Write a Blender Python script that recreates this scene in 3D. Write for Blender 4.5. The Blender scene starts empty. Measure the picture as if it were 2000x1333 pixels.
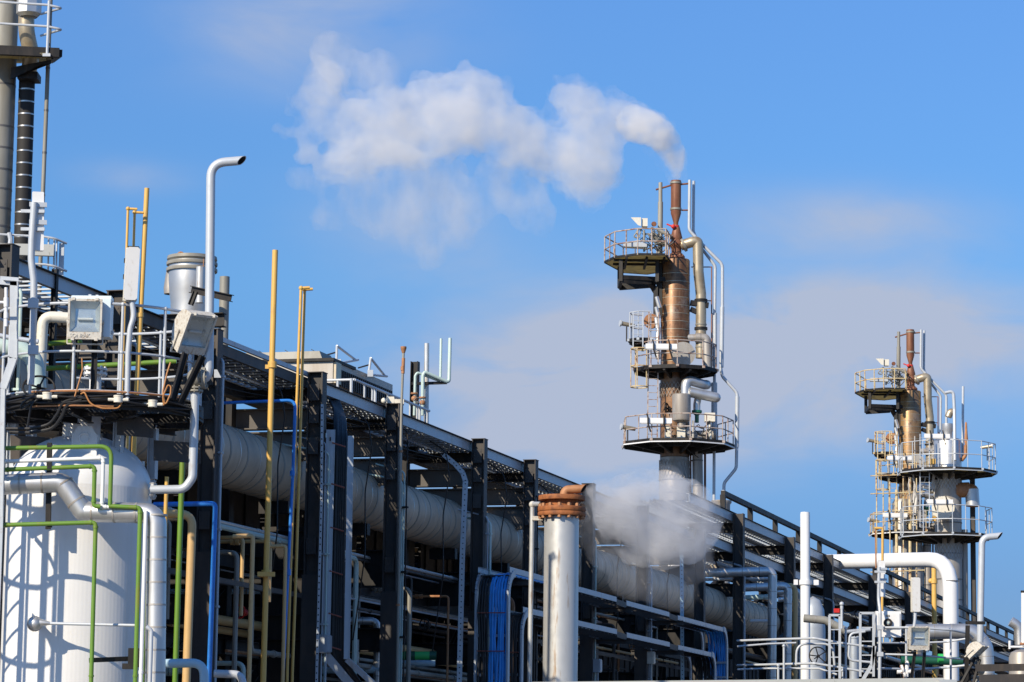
import bpy, math, random
from mathutils import Vector, Matrix
random.seed(7)
C = bpy.context.scene.collection
PI = math.pi
rad = math.radians
# ------------------------------------------------------------------ camera
F = 5910.0                      # focal length in photo pixels (2000 wide)
PITCH = math.atan(0.1477)
ROLL = 0.012
EYE = Vector((0, 0, 1.7))
_f = Vector((0, math.cos(PITCH), math.sin(PITCH)))
_u0 = Vector((0, -math.sin(PITCH), math.cos(PITCH)))
_r0 = Vector((1, 0, 0))
CR = _r0 * math.cos(ROLL) + _u0 * math.sin(ROLL)
CU = _u0 * math.cos(ROLL) - _r0 * math.sin(ROLL)
Zu = Vector((0, 0, 1))

def ray(px, py):
    return _f + CR * ((px - 1000) / F) + CU * ((666.5 - py) / F)
def P(px, py, Y, dY=0):
    """world point at depth Y + dY behind photo pixel (px, py)"""
    d = ray(px, py)
    return EYE + d * ((Y + dY) / d.y)
def U(px, Y):
    return px * Y / F
def drop(p, z=0.0):
    return Vector((p.x, p.y, z))

# rack frame: D along the rack (away), N sideways towards us, w = metres behind the front plane
_vp = ray(2650, 1560)
D = Vector((_vp.x, _vp.y, 0)).normalized()
N = Vector((D.y, -D.x, 0))
O = P(620, 743, 48)
ZT = O.z
def RW(px, py, w=0.0):
    d = ray(px, py)
    t = (-w - N.dot(EYE - O)) / N.dot(d)
    return EYE + d * t
def S(px, py, w=0.0):
    return D.dot(RW(px, py, w) - O)
def R(s, w, z):
    q = O + D * s - N * w
    return Vector((q.x, q.y, z))

# ------------------------------------------------------------------ mesh builder
class MB:
    def __init__(self):
        self.v, self.f, self.m, self.sm = [], [], [], []
    def add(self, vs, fs, m=0, smooth=False):
        b = len(self.v)
        self.v += [Vector(x) for x in vs]
        for f in fs:
            self.f.append([i + b for i in f]); self.m.append(m); self.sm.append(smooth)
        return self
    def box(self, c, sx, sy, sz, rot=None, m=0):
        c = Vector(c)
        vs = [Vector((x * sx / 2, y * sy / 2, z * sz / 2)) for z in (-1, 1) for y in (-1, 1) for x in (-1, 1)]
        if rot is not None: vs = [rot @ q for q in vs]
        return self.add([c + q for q in vs], [(0, 2, 3, 1), (4, 5, 7, 6), (0, 1, 5, 4), (2, 6, 7, 3), (0, 4, 6, 2), (1, 3, 7, 5)], m)
    def hexa(self, b, t, m=0):
        """four bottom and four top corners, same winding"""
        return self.add(list(b) + list(t), [(3, 2, 1, 0), (4, 5, 6, 7), (0, 1, 5, 4), (1, 2, 6, 5), (2, 3, 7, 6), (3, 0, 4, 7)], m)
    def bar(self, p0, p1, w, h, up=Zu, m=0):
        p0, p1 = Vector(p0), Vector(p1)
        d = (p1 - p0).normalized(); up = Vector(up)
        s = d.cross(up)
        if s.length < 1e-4: s = d.cross(Vector((1, 0, 0)))
        s.normalize(); q = s.cross(d).normalized()
        a, b = s * w / 2, q * h / 2
        return self.hexa([p0 - a - b, p0 + a - b, p1 + a - b, p1 - a - b], [p0 - a + b, p0 + a + b, p1 + a + b, p1 - a + b], m)
    def ibeam(self, p0, p1, h, b, t=0.02, up=Zu, m=0, tw=None):
        p0, p1 = Vector(p0), Vector(p1)
        d = (p1 - p0).normalized(); up = Vector(up)
        s = d.cross(up); s.normalize(); q = s.cross(d).normalized()
        self.bar(p0 + q * (h / 2 - t / 2), p1 + q * (h / 2 - t / 2), b, t, q, m)
        self.bar(p0 - q * (h / 2 - t / 2), p1 - q * (h / 2 - t / 2), b, t, q, m)
        self.bar(p0, p1, tw or t * .8, h - 2 * t, q, m)
        return self
    def channel(self, p0, p1, h, b, t, side, up=Zu, m=0):
        """web on the side vector, flanges behind it"""
        p0, p1 = Vector(p0), Vector(p1); sd = Vector(side).normalized()
        self.bar(p0 - sd * t / 2, p1 - sd * t / 2, t, h - 2 * t, up, m)
        for k in (1, -1):
            o = Vector(up) * (k * (h / 2 - t / 2)) - sd * b / 2
            self.bar(p0 + o, p1 + o, b, t, up, m)
        return self
    def _ring(self, c, a, b, r, n):
        return [c + a * (r * math.cos(2 * PI * i / n)) + b * (r * math.sin(2 * PI * i / n)) for i in range(n)]
    def cyl(self, p0, p1, r0, r1=None, n=16, m=0, caps=True, m2=None):
        p0, p1 = Vector(p0), Vector(p1); r1 = r0 if r1 is None else r1
        d = (p1 - p0).normalized()
        a = d.orthogonal().normalized(); b = d.cross(a)
        v0, v1 = self._ring(p0, a, b, r0, n), self._ring(p1, a, b, r1, n)
        self.add(v0 + v1, [(i, (i + 1) % n, n + (i + 1) % n, n + i) for i in range(n)], m, True)
        if caps:
            mm = m if m2 is None else m2
            self.add(v0, [tuple(range(n - 1, -1, -1))], mm); self.add(v1, [tuple(range(n))], mm)
        return self
    def tube(self, pts, r, n=12, m=0, cap0=True, cap1=True, hole=None, endn=None, rr=None):
        pts = [Vector(p) for p in pts]
        k = len(pts)
        tang = []
        for i in range(k):
            if i == 0: t = pts[1] - pts[0]
            elif i == k - 1: t = pts[-1] - pts[-2]
            else: t = (pts[i + 1] - pts[i]).normalized() + (pts[i] - pts[i - 1]).normalized()
            tang.append(t.normalized())
        a = tang[0].orthogonal().normalized()
        rings = []
        for i in range(k):
            t = tang[i]
            a = (a - t * a.dot(t)).normalized()
            b = t.cross(a)
            q = rr[i] if rr else r
            sc = 1.0
            rings.append((self._ring(pts[i], a, b, q, n)))
        if endn is not None:
            t = tang[-1]; en = Vector(endn).normalized()
            rings[-1] = [v - t * (en.dot(v - pts[-1]) / en.dot(t)) for v in rings[-1]]
        vs = [v for g in rings for v in g]
        fs = []
        for i in range(k - 1):
            for j in range(n):
                j2 = (j + 1) % n
                fs.append((i * n + j, i * n + j2, (i + 1) * n + j2, (i + 1) * n + j))
        self.add(vs, fs, m, True)
        if cap0: self.add(rings[0], [tuple(range(n - 1, -1, -1))], m)
        if hole is not None:
            cc = sum(rings[-1], Vector()) / n; t = tang[-1]
            inn = [cc + (v - cc) * .84 for v in rings[-1]]
            deep = [v - t * r * 3 for v in inn]
            self.add(rings[-1] + inn, [(j, (j + 1) % n, n + (j + 1) % n, n + j) for j in range(n)], m)
            self.add(inn + deep, [(j, (j + 1) % n, n + (j + 1) % n, n + j) for j in range(n)], hole, True)
            self.add(deep, [tuple(range(n))], hole)
        elif cap1: self.add(rings[-1], [tuple(range(n))], m)
        return self
    def lathe(self, c, prof, n=24, m=0, axis=Zu, smooth=True, a0=0, a1=2 * PI):
        """prof: (radius, height) pairs from bottom to top along axis"""
        c = Vector(c); ax = Vector(axis).normalized()
        a = Vector((1, 0, 0)) if abs(ax.z) > .99 else ax.orthogonal().normalized()
        b = ax.cross(a)
        k = len(prof)
        vs = []
        for (r, h) in prof:
            vs += self._ring(c + ax * h, a, b, max(r, 1e-4), n)
        fs = []
        for i in range(k - 1):
            for j in range(n):
                j2 = (j + 1) % n
                fs.append((i * n + j, i * n + j2, (i + 1) * n + j2, (i + 1) * n + j))
        return self.add(vs, fs, m, smooth)
    def torus(self, c, axis, RR, r, n=24, k=8, m=0, a0=0.0, a1=2 * PI, ref=None):
        c = Vector(c); ax = Vector(axis).normalized()
        a = ax.orthogonal().normalized() if ref is None else Vector(ref).normalized()
        b = ax.cross(a)
        full = abs(a1 - a0 - 2 * PI) < 1e-6
        pts = [c + a * (RR * math.cos(a0 + (a1 - a0) * i / n)) + b * (RR * math.sin(a0 + (a1 - a0) * i / n)) for i in range(n + 1)]
        return self.tube(pts, r, k, m, not full, not full)
    def sphere(self, c, r, n=14, m=0, sz=1.0):
        prof = [(r * math.cos(-PI / 2 + PI * i / 8), sz * r * math.sin(-PI / 2 + PI * i / 8)) for i in range(9)]
        return self.lathe(c, prof, n, m)
    def prism(self, poly, ext, m=0):
        poly = [Vector(p) for p in poly]; e = Vector(ext); n = len(poly)
        vs = poly + [p + e for p in poly]
        return self.add(vs, [tuple(range(n - 1, -1, -1)), tuple(range(n, 2 * n))] + [(i, (i + 1) % n, n + (i + 1) % n, n + i) for i in range(n)], m)
    def flange(self, c, axis, r, t, bolts=8, m=0, mb=None, br=None):
        c = Vector(c); ax = Vector(axis).normalized()
        self.cyl(c - ax * t / 2, c + ax * t / 2, r, n=24, m=m)
        a = ax.orthogonal().normalized(); b = ax.cross(a)
        br = br or r * .11
        for i in range(bolts):
            q = c + (a * math.cos(2 * PI * i / bolts) + b * math.sin(2 * PI * i / bolts)) * (r * .82)
            self.cyl(q - ax * (t / 2 + br * 1.3), q + ax * (t / 2 + br * 1.3), br, n=6, m=m if mb is None else mb)
        return self
    def mesh(self, name, mats, org):
        me = bpy.data.meshes.new(name)
        org = Vector(org)
        me.from_pydata([tuple(v - org) for v in self.v], [], self.f)
        for mt in (mats if isinstance(mats, (list, tuple)) else [mats]): me.materials.append(mt)
        me.polygons.foreach_set('material_index', self.m)
        me.polygons.foreach_set('use_smooth', self.sm)
        me.update()
        import bmesh
        bm = bmesh.new(); bm.from_mesh(me)
        bmesh.ops.remove_doubles(bm, verts=bm.verts, dist=1e-5)
        bmesh.ops.recalc_face_normals(bm, faces=bm.faces)
        bm.to_mesh(me); bm.free()
        me.set_sharp_from_angle(angle=rad(38))
        return me

def fillet(pts, fr, n=6):
    pts = [Vector(p) for p in pts]
    out = [pts[0]]
    for i in range(1, len(pts) - 1):
        a, b, c = pts[i - 1], pts[i], pts[i + 1]
        u, v = (a - b), (c - b)
        lu, lv = u.length, v.length
        u.normalize(); v.normalize()
        ang = u.angle(v)
        if ang > rad(176): out.append(b); continue
        r_ = fr[i - 1] if isinstance(fr, (list, tuple)) else fr
        t = min(r_ / math.tan(ang / 2), lu * .49, lv * .49)
        p0, p1 = b + u * t, b + v * t
        for k in range(n + 1):
            q = k / n
            out.append((p0.lerp(b, q)).lerp(b.lerp(p1, q), q))
    out.append(pts[-1])
    return out

WL = {}
def tag(o, label, cat, group=None):
    o['label'] = label; o['category'] = cat
    if group: o['group'] = group
def thing(name, label, cat, loc, group=None):
    o = bpy.data.objects.new(name, None); C.objects.link(o)
    o.empty_display_size = .2
    o.location = loc; WL[o.name] = Vector(loc)
    tag(o, label, cat, group)
    return o
def part(name, mb, mats, parent, label=None):
    w = WL[parent.name]
    o = bpy.data.objects.new(name, mb.mesh(name, mats, w)); C.objects.link(o)
    o.parent = parent; WL[o.name] = w
    if label: o['label'] = label
    return o
def solo(name, mb, mats, label, cat, group=None, kind=None):
    xs = [v.x for v in mb.v]; ys = [v.y for v in mb.v]; zs = [v.z for v in mb.v]
    org = Vector(((min(xs) + max(xs)) / 2, (min(ys) + max(ys)) / 2, min(zs)))
    o = bpy.data.objects.new(name, mb.mesh(name, mats, org)); C.objects.link(o)
    o.location = org; WL[o.name] = org
    if kind: o['kind'] = kind
    if label: tag(o, label, cat, group)
    return o
def bands(mb, pts, r, step, wid=.02, m=1, rough=.004, n=16, off=0.0):
    """cladding seams: thin raised bands along a path"""
    pts = [Vector(p) for p in pts]; acc = off
    for a, b in zip(pts[:-1], pts[1:]):
        L = (b - a).length
        if L < 1e-6: continue
        d = (b - a) / L
        while acc < L:
            q = a + d * acc
            mb.cyl(q - d * wid / 2, q + d * wid / 2, r + rough, n=n, m=m)
            acc += step
        acc -= L
    return mb

# ------------------------------------------------------------------ materials
def mat(name, col, rough=.5, metal=0.0, var=.15, dirt=None, damt=.0, scale=6.0, streak=0.0, bump=.0, lo=.45, hi=.7, spec=.5):
    m = bpy.data.materials.new(name); m.use_nodes = True
    nt = m.node_tree; nd = nt.nodes; lk = nt.links
    bs = nd['Principled BSDF']
    bs.inputs['Roughness'].default_value = rough; bs.inputs['Metallic'].default_value = metal
    bs.inputs['Specular IOR Level'].default_value = spec
    tc = nd.new('ShaderNodeTexCoord')
    no = nd.new('ShaderNodeTexNoise'); no.inputs['Scale'].default_value = scale; no.inputs['Detail'].default_value = 6
    lk.new(tc.outputs['Object'], no.inputs['Vector'])
    mx = nd.new('ShaderNodeMix'); mx.data_type = 'RGBA'
    c = Vector(col)
    mx.inputs['A'].default_value = (*(c * (1 - var)), 1); mx.inputs['B'].default_value = (*[min(1, x) for x in c * (1 + var)], 1)
    lk.new(no.outputs['Fac'], mx.inputs['Factor'])
    out = mx.outputs['Result']
    if dirt is not None:
        mp = nd.new('ShaderNodeMapping'); lk.new(tc.outputs['Object'], mp.inputs['Vector'])
        mp.inputs['Scale'].default_value = (1, 1, 1 - .93 * streak)
        mp.inputs['Location'].default_value = (3.1, 7.7, 1.3)
        n2 = nd.new('ShaderNodeTexNoise'); n2.inputs['Scale'].default_value = scale * 1.3; n2.inputs['Detail'].default_value = 7; n2.inputs['Roughness'].default_value = .65
        lk.new(mp.outputs['Vector'], n2.inputs['Vector'])
        rp = nd.new('ShaderNodeMapRange'); rp.inputs['From Min'].default_value = lo; rp.inputs['From Max'].default_value = hi
        rp.inputs['To Max'].default_value = damt
        lk.new(n2.outputs['Fac'], rp.inputs['Value'])
        m2 = nd.new('ShaderNodeMix'); m2.data_type = 'RGBA'; m2.inputs['B'].default_value = (*dirt, 1)
        lk.new(rp.outputs['Result'], m2.inputs['Factor']); lk.new(out, m2.inputs['A'])
        out = m2.outputs['Result']
    lk.new(out, bs.inputs['Base Color'])
    rr = nd.new('ShaderNodeMapRange'); rr.inputs['To Min'].default_value = max(.05, rough - .12); rr.inputs['To Max'].default_value = min(1, rough + .12)
    lk.new(no.outputs['Fac'], rr.inputs['Value']); lk.new(rr.outputs['Result'], bs.inputs['Roughness'])
    if bump:
        bp = nd.new('ShaderNodeBump'); bp.inputs['Strength'].default_value = bump; bp.inputs['Distance'].default_value = .02
        lk.new(no.outputs['Fac'], bp.inputs['Height']); lk.new(bp.outputs['Normal'], bs.inputs['Normal'])
    return m
RUST = (.20, .075, .025)
M = dict(
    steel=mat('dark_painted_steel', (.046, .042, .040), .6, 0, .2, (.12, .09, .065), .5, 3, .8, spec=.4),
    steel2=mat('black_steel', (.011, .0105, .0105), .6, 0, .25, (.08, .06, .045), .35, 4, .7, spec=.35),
    galv=mat('galvanised_steel', (.42, .46, .50), .45, .25, .15, (.3, .2, .12), .5, 5, .85, lo=.56, hi=.72),
    rail=mat('grey_rail_paint', (.50, .53, .56), .42, .1, .08, (.28, .16, .08), .45, 9, .2, lo=.6, hi=.72),
    railb=mat('weathered_rail', (.45, .38, .33), .5, 0, .2, RUST, .8, 3, 0, lo=.48, hi=.6),
    raily=mat('yellowed_rail', (.62, .50, .28), .5, 0, .2, (.35, .14, .04), .8, 3, 0, lo=.5, hi=.62),
    white=mat('white_paint', (.80, .80, .79), .38, 0, .03, (.62, .57, .48), .5, 3, .9, lo=.55, hi=.8),
    vessel=None,
    cream=mat('cream_plastic', (.72, .68, .57), .5, 0, .1, (.35, .25, .15), .6, 14, .5, lo=.55, hi=.75),
    beige=mat('lamp_casing', (.60, .57, .50), .55, 0, .12, (.30, .19, .10), .75, 22, 0, lo=.5, hi=.68, bump=.1),
    silver=mat('aluminium_cladding', (.62, .62, .61), .42, .75, .08, (.42, .36, .28), .5, 3, .8, lo=.5, hi=.75, bump=.05),
    silver2=mat('painted_silver', (.60, .60, .58), .40, .45, .06, (.34, .20, .09), .85, 7, .93, lo=.58, hi=.70),
    greyp=mat('grey_painted_pipe', (.52, .55, .58), .38, .15, .06, (.33, .24, .15), .4, 6, .6, lo=.6, hi=.75),
    seam=mat('dark_seam', (.16, .15, .14), .5, .4, .2),
    seaml=mat('bright_seam', (.55, .53, .50), .35, .8, .2),
    duct=mat('duct_cladding', (.50, .41, .30), .6, .05, .10, (.26, .22, .17), .6, 1.6, .3, lo=.45, hi=.7, bump=.08),
    rust=mat('rusty_flange', (.34, .115, .033), .75, .0, .4, (.13, .045, .02), .9, 9, .2, bump=.35),
    rustp=mat('rusty_pipe', (.42, .20, .09), .6, .1, .25, (.26, .09, .03), .7, 8, .3, bump=.2),
    chim=mat('rust_brown_stack', (.19, .070, .038), .5, .2, .3, (.30, .14, .07), .7, 4, .95, lo=.42, hi=.6),
    towr=None,
    towg=mat('grey_tower_cladding', (.44, .42, .39), .5, .35, .1, (.27, .21, .15), .7, 1.2, .9, lo=.42, hi=.65),
    towo=mat('weathered_lagging', (.32, .31, .27), .6, .15, .15, (.18, .16, .12), .7, 1.2, .9, lo=.42, hi=.65),
    tan=mat('tan_duct', (.45, .38, .27), .4, .5, .1, (.28, .17, .08), .6, 2, .3, lo=.5, hi=.7),
    yellow=mat('ochre_pipe_paint', (.72, .43, .105), .42, 0, .06, (.42, .24, .09), .5, 8, .6, lo=.55, hi=.75),
    tanp=mat('tan_pipe_paint', (.62, .40, .17), .45, 0, .06, (.40, .26, .12), .5, 8, .6, lo=.55, hi=.75),
    green=mat('green_pipe_paint', (.13, .255, .028), .42, 0, .08, (.25, .20, .03), .6, 5, .8, lo=.52, hi=.7),
    green2=mat('bright_green_band', (.05, .50, .12), .45, 0, .08),
    green3=mat('dark_green_band', (.01, .09, .05), .45, 0, .08),
    blue=mat('blue_pipe_paint', (.025, .21, .68), .4, 0, .08, (.02, .10, .30), .4, 8, .6),
    bluec=mat('blue_cable_sheath', (.045, .34, .86), .4, 0, .25),
    pale=mat('pale_blue_paint', (.42, .60, .70), .4, 0, .05, (.35, .38, .36), .4, 5, .7, lo=.55, hi=.75),
    palec=mat('cabinet_paint', (.66, .76, .80), .4, 0, .03, (.4, .36, .3), .4, 9, .8, lo=.6, hi=.75),
    teal=mat('pale_green_paint', (.48, .60, .55), .42, 0, .06, (.35, .30, .22), .5, 5, .6, lo=.55, hi=.75),
    cable=mat('black_cable', (.014, .014, .015), .45, 0, .3),
    copper=mat('orange_cable', (.42, .18, .05), .5, 0, .2),
    tie=mat('red_tie', (.30, .09, .06), .5),
    red=mat('red_paint', (.60, .03, .02), .4, 0, .1),
    gval=mat('valve_green', (.01, .12, .07), .4),
    deck=mat('yellowed_deck', (.56, .49, .28), .6, 0, .12, (.30, .20, .08), .6, 2.5, .0, lo=.5, hi=.7),
    dark=mat('dark_interior', (.012, .011, .010), .8),
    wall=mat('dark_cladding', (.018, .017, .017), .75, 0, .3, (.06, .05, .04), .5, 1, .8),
    conc=mat('pale_coping', (.42, .43, .41), .7, 0, .08, (.12, .13, .08), .8, 7, 0, lo=.62, hi=.7),
    ground=mat('gravel_ground', (.16, .15, .14), .9, 0, .3),
    refl=mat('lamp_reflector', (.60, .63, .64), .30, .55, .1, bump=.15, scale=9),
    diff=mat('lamp_diffuser', (.72, .71, .68), .35, 0, .05, (.46, .38, .28), .6, 14, .4, lo=.55, hi=.75),
)
def glass():
    m = bpy.data.materials.new('lamp_glass'); m.use_nodes = True
    nt = m.node_tree; nd = nt.nodes; lk = nt.links
    for x in list(nd): nd.remove(x)
    o = nd.new('ShaderNodeOutputMaterial'); t = nd.new('ShaderNodeBsdfTransparent'); g = nd.new('ShaderNodeBsdfGlossy'); g.inputs['Roughness'].default_value = .06
    t.inputs['Color'].default_value = (.95, .97, .97, 1)
    mx = nd.new('ShaderNodeMixShader'); mx.inputs[0].default_value = .07
    lk.new(t.outputs[0], mx.inputs[1]); lk.new(g.outputs[0], mx.inputs[2]); lk.new(mx.outputs[0], o.inputs['Surface'])
    return m
M['sunlit_girder'] = mat('sunlit_grey_steel', (.115, .104, .094), .6, 0, .2, (.17, .10, .055), .5, 2.0, .5, lo=.52, hi=.72, spec=.3)  # paler copy of the dark steel, sunlight put into its colour
M['glass'] = glass()
def translucent(m, f):
    nt = m.node_tree; nd = nt.nodes; lk = nt.links; bs = nd['Principled BSDF']; o = nd['Material Output']
    tr = nd.new('ShaderNodeBsdfTranslucent'); mx = nd.new('ShaderNodeMixShader'); mx.inputs[0].default_value = f
    lk.new(bs.inputs['Base Color'].links[0].from_socket, tr.inputs['Color'])
    lk.new(bs.outputs[0], mx.inputs[1]); lk.new(tr.outputs[0], mx.inputs[2]); lk.new(mx.outputs[0], o.inputs['Surface'])
translucent(M['deck'], .55)
def vessel_mat():
    m = mat('white_ribbed_cladding', (.76, .75, .725), .42, 0, .03, (.62, .53, .38), .75, 2.2, .97, lo=.56, hi=.78)
    nt = m.node_tree; nd = nt.nodes; lk = nt.links; bs = nd['Principled BSDF']
    tc = nd.new('ShaderNodeTexCoord'); sp = nd.new('ShaderNodeSeparateXYZ'); lk.new(tc.outputs['Object'], sp.inputs[0])
    at = nd.new('ShaderNodeMath'); at.operation = 'ARCTAN2'; lk.new(sp.outputs['Y'], at.inputs[0]); lk.new(sp.outputs['X'], at.inputs[1])
    mu = nd.new('ShaderNodeMath'); mu.operation = 'MULTIPLY'; mu.inputs[1].default_value = 110; lk.new(at.outputs[0], mu.inputs[0])
    sn = nd.new('ShaderNodeMath'); sn.operation = 'SINE'; lk.new(mu.outputs[0], sn.inputs[0])
    bp = nd.new('ShaderNodeBump'); bp.inputs['Strength'].default_value = .03; bp.inputs['Distance'].default_value = .008
    lk.new(sn.outputs[0], bp.inputs['Height']); lk.new(bp.outputs['Normal'], bs.inputs['Normal'])
    return m
M['vessel'] = vessel_mat()
def tower_mat(name, a, b, c):
    """lagging sheets: brick pattern round the shell, weather-stained streaks"""
    m = mat(name, a, .45, .35, .2, b, .9, .9, .95, lo=.40, hi=.60)
    nt = m.node_tree; nd = nt.nodes; lk = nt.links; bs = nd['Principled BSDF']
    old = bs.inputs['Base Color'].links[0].from_socket
    tc = nd.new('ShaderNodeTexCoord'); sp = nd.new('ShaderNodeSeparateXYZ'); lk.new(tc.outputs['Object'], sp.inputs[0])
    at = nd.new('ShaderNodeMath'); at.operation = 'ARCTAN2'; lk.new(sp.outputs['Y'], at.inputs[0]); lk.new(sp.outputs['X'], at.inputs[1])
    cb = nd.new('ShaderNodeCombineXYZ'); lk.new(at.outputs[0], cb.inputs[0]); lk.new(sp.outputs['Z'], cb.inputs[1])
    br = nd.new('ShaderNodeTexBrick'); br.inputs['Scale'].default_value = 1.0; br.inputs['Brick Width'].default_value = .55; br.inputs['Row Height'].default_value = .30
    br.inputs['Mortar Size'].default_value = .013; br.inputs['Color1'].default_value = (.88, .88, .88, 1); br.inputs['Color2'].default_value = (1.08, 1.05, 1.0, 1); br.inputs['Mortar'].default_value = (*c, 1)
    lk.new(cb.outputs[0], br.inputs['Vector'])
    mx = nd.new('ShaderNodeMix'); mx.data_type = 'RGBA'; mx.blend_type = 'MULTIPLY'; mx.inputs['Factor'].default_value = 1
    lk.new(old, mx.inputs['A']); lk.new(br.outputs['Color'], mx.inputs['B'])
    n3 = nd.new('ShaderNodeTexNoise'); n3.inputs['Scale'].default_value = 1.1; n3.inputs['Detail'].default_value = 8; n3.inputs['Roughness'].default_value = .7; lk.new(tc.outputs['Object'], n3.inputs['Vector'])
    r3 = nd.new('ShaderNodeMapRange'); r3.inputs['From Min'].default_value = .52; r3.inputs['From Max'].default_value = .62; r3.inputs['To Max'].default_value = .75; lk.new(n3.outputs['Fac'], r3.inputs['Value'])
    m3 = nd.new('ShaderNodeMix'); m3.data_type = 'RGBA'; m3.inputs['B'].default_value = (.24, .19, .15, 1); lk.new(r3.outputs[0], m3.inputs['Factor']); lk.new(mx.outputs['Result'], m3.inputs['A'])
    n4 = nd.new('ShaderNodeTexNoise'); n4.inputs['Scale'].default_value = 2.3; n4.inputs['Detail'].default_value = 8; n4.inputs['Roughness'].default_value = .75; lk.new(cb.outputs[0], n4.inputs['Vector'])
    r4 = nd.new('ShaderNodeMapRange'); r4.inputs['From Min'].default_value = .54; r4.inputs['From Max'].default_value = .66; r4.inputs['To Max'].default_value = .85; lk.new(n4.outputs['Fac'], r4.inputs['Value'])
    m4 = nd.new('ShaderNodeMix'); m4.data_type = 'RGBA'; m4.inputs['B'].default_value = (.085, .04, .022, 1); lk.new(r4.outputs[0], m4.inputs['Factor']); lk.new(m3.outputs['Result'], m4.inputs['A'])
    lk.new(m4.outputs['Result'], bs.inputs['Base Color'])
    return m
M['towr'] = tower_mat('rust_stained_lagging', (.275, .145, .068), (.09, .04, .02), (1.25, 1.2, 1.15))
M['towr2'] = tower_mat('ochre_stained_lagging', (.38, .225, .09), (.16, .11, .075), (1.2, 1.15, 1.1))

def pipe(name, label, pts, r, m, cat='pipe', group=None, fr=None, n=12, hole=False, endn=None, extra=None, mats=None, seams=None):
    b = MB()
    path = fillet(pts, fr if fr is not None else r * 2.2)
    b.tube(path, r, n, 0, hole=1 if hole else None, endn=endn)
    ml = [M[m] if isinstance(m, str) else m, M['dark'] if hole else M['seam'], M['towg']]
    if mats: ml = [M[m]] + [M[x] for x in mats]
    if seams: bands(b, pts, r, seams, m=2 if not mats else 1, wid=.02, rough=.004, off=seams * .6)
    if extra: extra(b)
    return solo(name, b, ml, label, cat, group)
CLOUDS = [(1130, 760, 330, 140, 1.15), (1520, 690, 360, 150, 1.0), (1860, 650, 280, 120, .95), (1660, 430, 230, 60, .75), (1370, 690, 240, 120, .7), (600, 60, 240, 110, .7), (960, 740, 200, 90, .6), (820, 440, 190, 130, .45), (260, 345, 110, 35, .32), (1080, 900, 260, 90, .55), (1330, 600, 260, 70, .4), (1450, 860, 300, 70, .4)]
CLOUDC = (2.65, 2.98, 3.8)
# ------------------------------------------------------------------ camera, sun, sky, ground
cam_d = bpy.data.cameras.new('camera'); cam = bpy.data.objects.new('camera', cam_d); C.objects.link(cam)
cam_d.sensor_width = 36; cam_d.lens = F / 2000 * 36
cam_d.clip_start = .5; cam_d.clip_end = 6000
_m = Matrix((CR, CU, -_f)).transposed().to_4x4(); _m.translation = EYE
cam.matrix_world = _m
sc = bpy.context.scene
sc.camera = cam
sc.view_settings.view_transform = 'Standard'; sc.view_settings.look = 'None'
sc.view_settings.exposure = 0.2; sc.view_settings.gamma = 1.0
SUN_EL, SUN_AZ = rad(31), rad(180 + 39)          # azimuth clockwise from +Y
to_sun = Vector((math.sin(SUN_AZ) * math.cos(SUN_EL), math.cos(SUN_AZ) * math.cos(SUN_EL), math.sin(SUN_EL)))
sl = bpy.data.lights.new('sun', 'SUN'); so = bpy.data.objects.new('sun', sl); C.objects.link(so)
sl.energy = 4.75; sl.angle = rad(.53); sl.color = (1.0, .885, .71)
so.rotation_euler = to_sun.to_track_quat('Z', 'Y').to_euler(); so.location = (-30, -30, 60)

w = bpy.data.worlds.new('World'); sc.world = w; w.use_nodes = True
nt = w.node_tree; nd = nt.nodes; lk = nt.links
bg = nd['Background']; bg.inputs['Strength'].default_value = .15
sky = nd.new('ShaderNodeTexSky'); sky.sky_type = 'NISHITA'; sky.sun_disc = False
sky.sun_elevation = SUN_EL; sky.sun_rotation = SUN_AZ; sky.altitude = 300; sky.air_density = 1.0; sky.dust_density = .35; sky.ozone_density = 2.0
tc = nd.new('ShaderNodeTexCoord'); sp = nd.new('ShaderNodeSeparateXYZ'); lk.new(tc.outputs['Generated'], sp.inputs[0])
def mth(op, a, b=None, c=None, clamp=False):
    n = nd.new('ShaderNodeMath'); n.operation = op; n.use_clamp = clamp
    for i, x in enumerate((a, b, c)):
        if x is None: continue
        if isinstance(x, (int, float)): n.inputs[i].default_value = x
        else: lk.new(x, n.inputs[i])
    return n.outputs[0]
# deeper blue: the sky texture is tinted by elevation only
up = mth('MAXIMUM', sp.outputs['Z'], 0.0)
ramp = nd.new('ShaderNodeValToRGB'); lk.new(up, ramp.inputs[0])
e = ramp.color_ramp.elements
e[0].position = 0.0; e[0].color = (.13, .20, .42, 1)
e[1].position = 1.0; e[1].color = (.42, .72, 1.05, 1)
for pos, col in ((.066, (.173, .275, .50, 1)), (.165, (.300, .500, .71, 1)), (.27, (.375, .595, .87, 1)), (.6, (.42, .72, 1.02, 1))):
    q = e.new(pos); q.color = col
mul = nd.new('ShaderNodeMix'); mul.data_type = 'RGBA'; mul.blend_type = 'MULTIPLY'; mul.inputs['Factor'].default_value = 1
lk.new(sky.outputs[0], mul.inputs['A']); lk.new(ramp.outputs[0], mul.inputs['B'])
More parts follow.
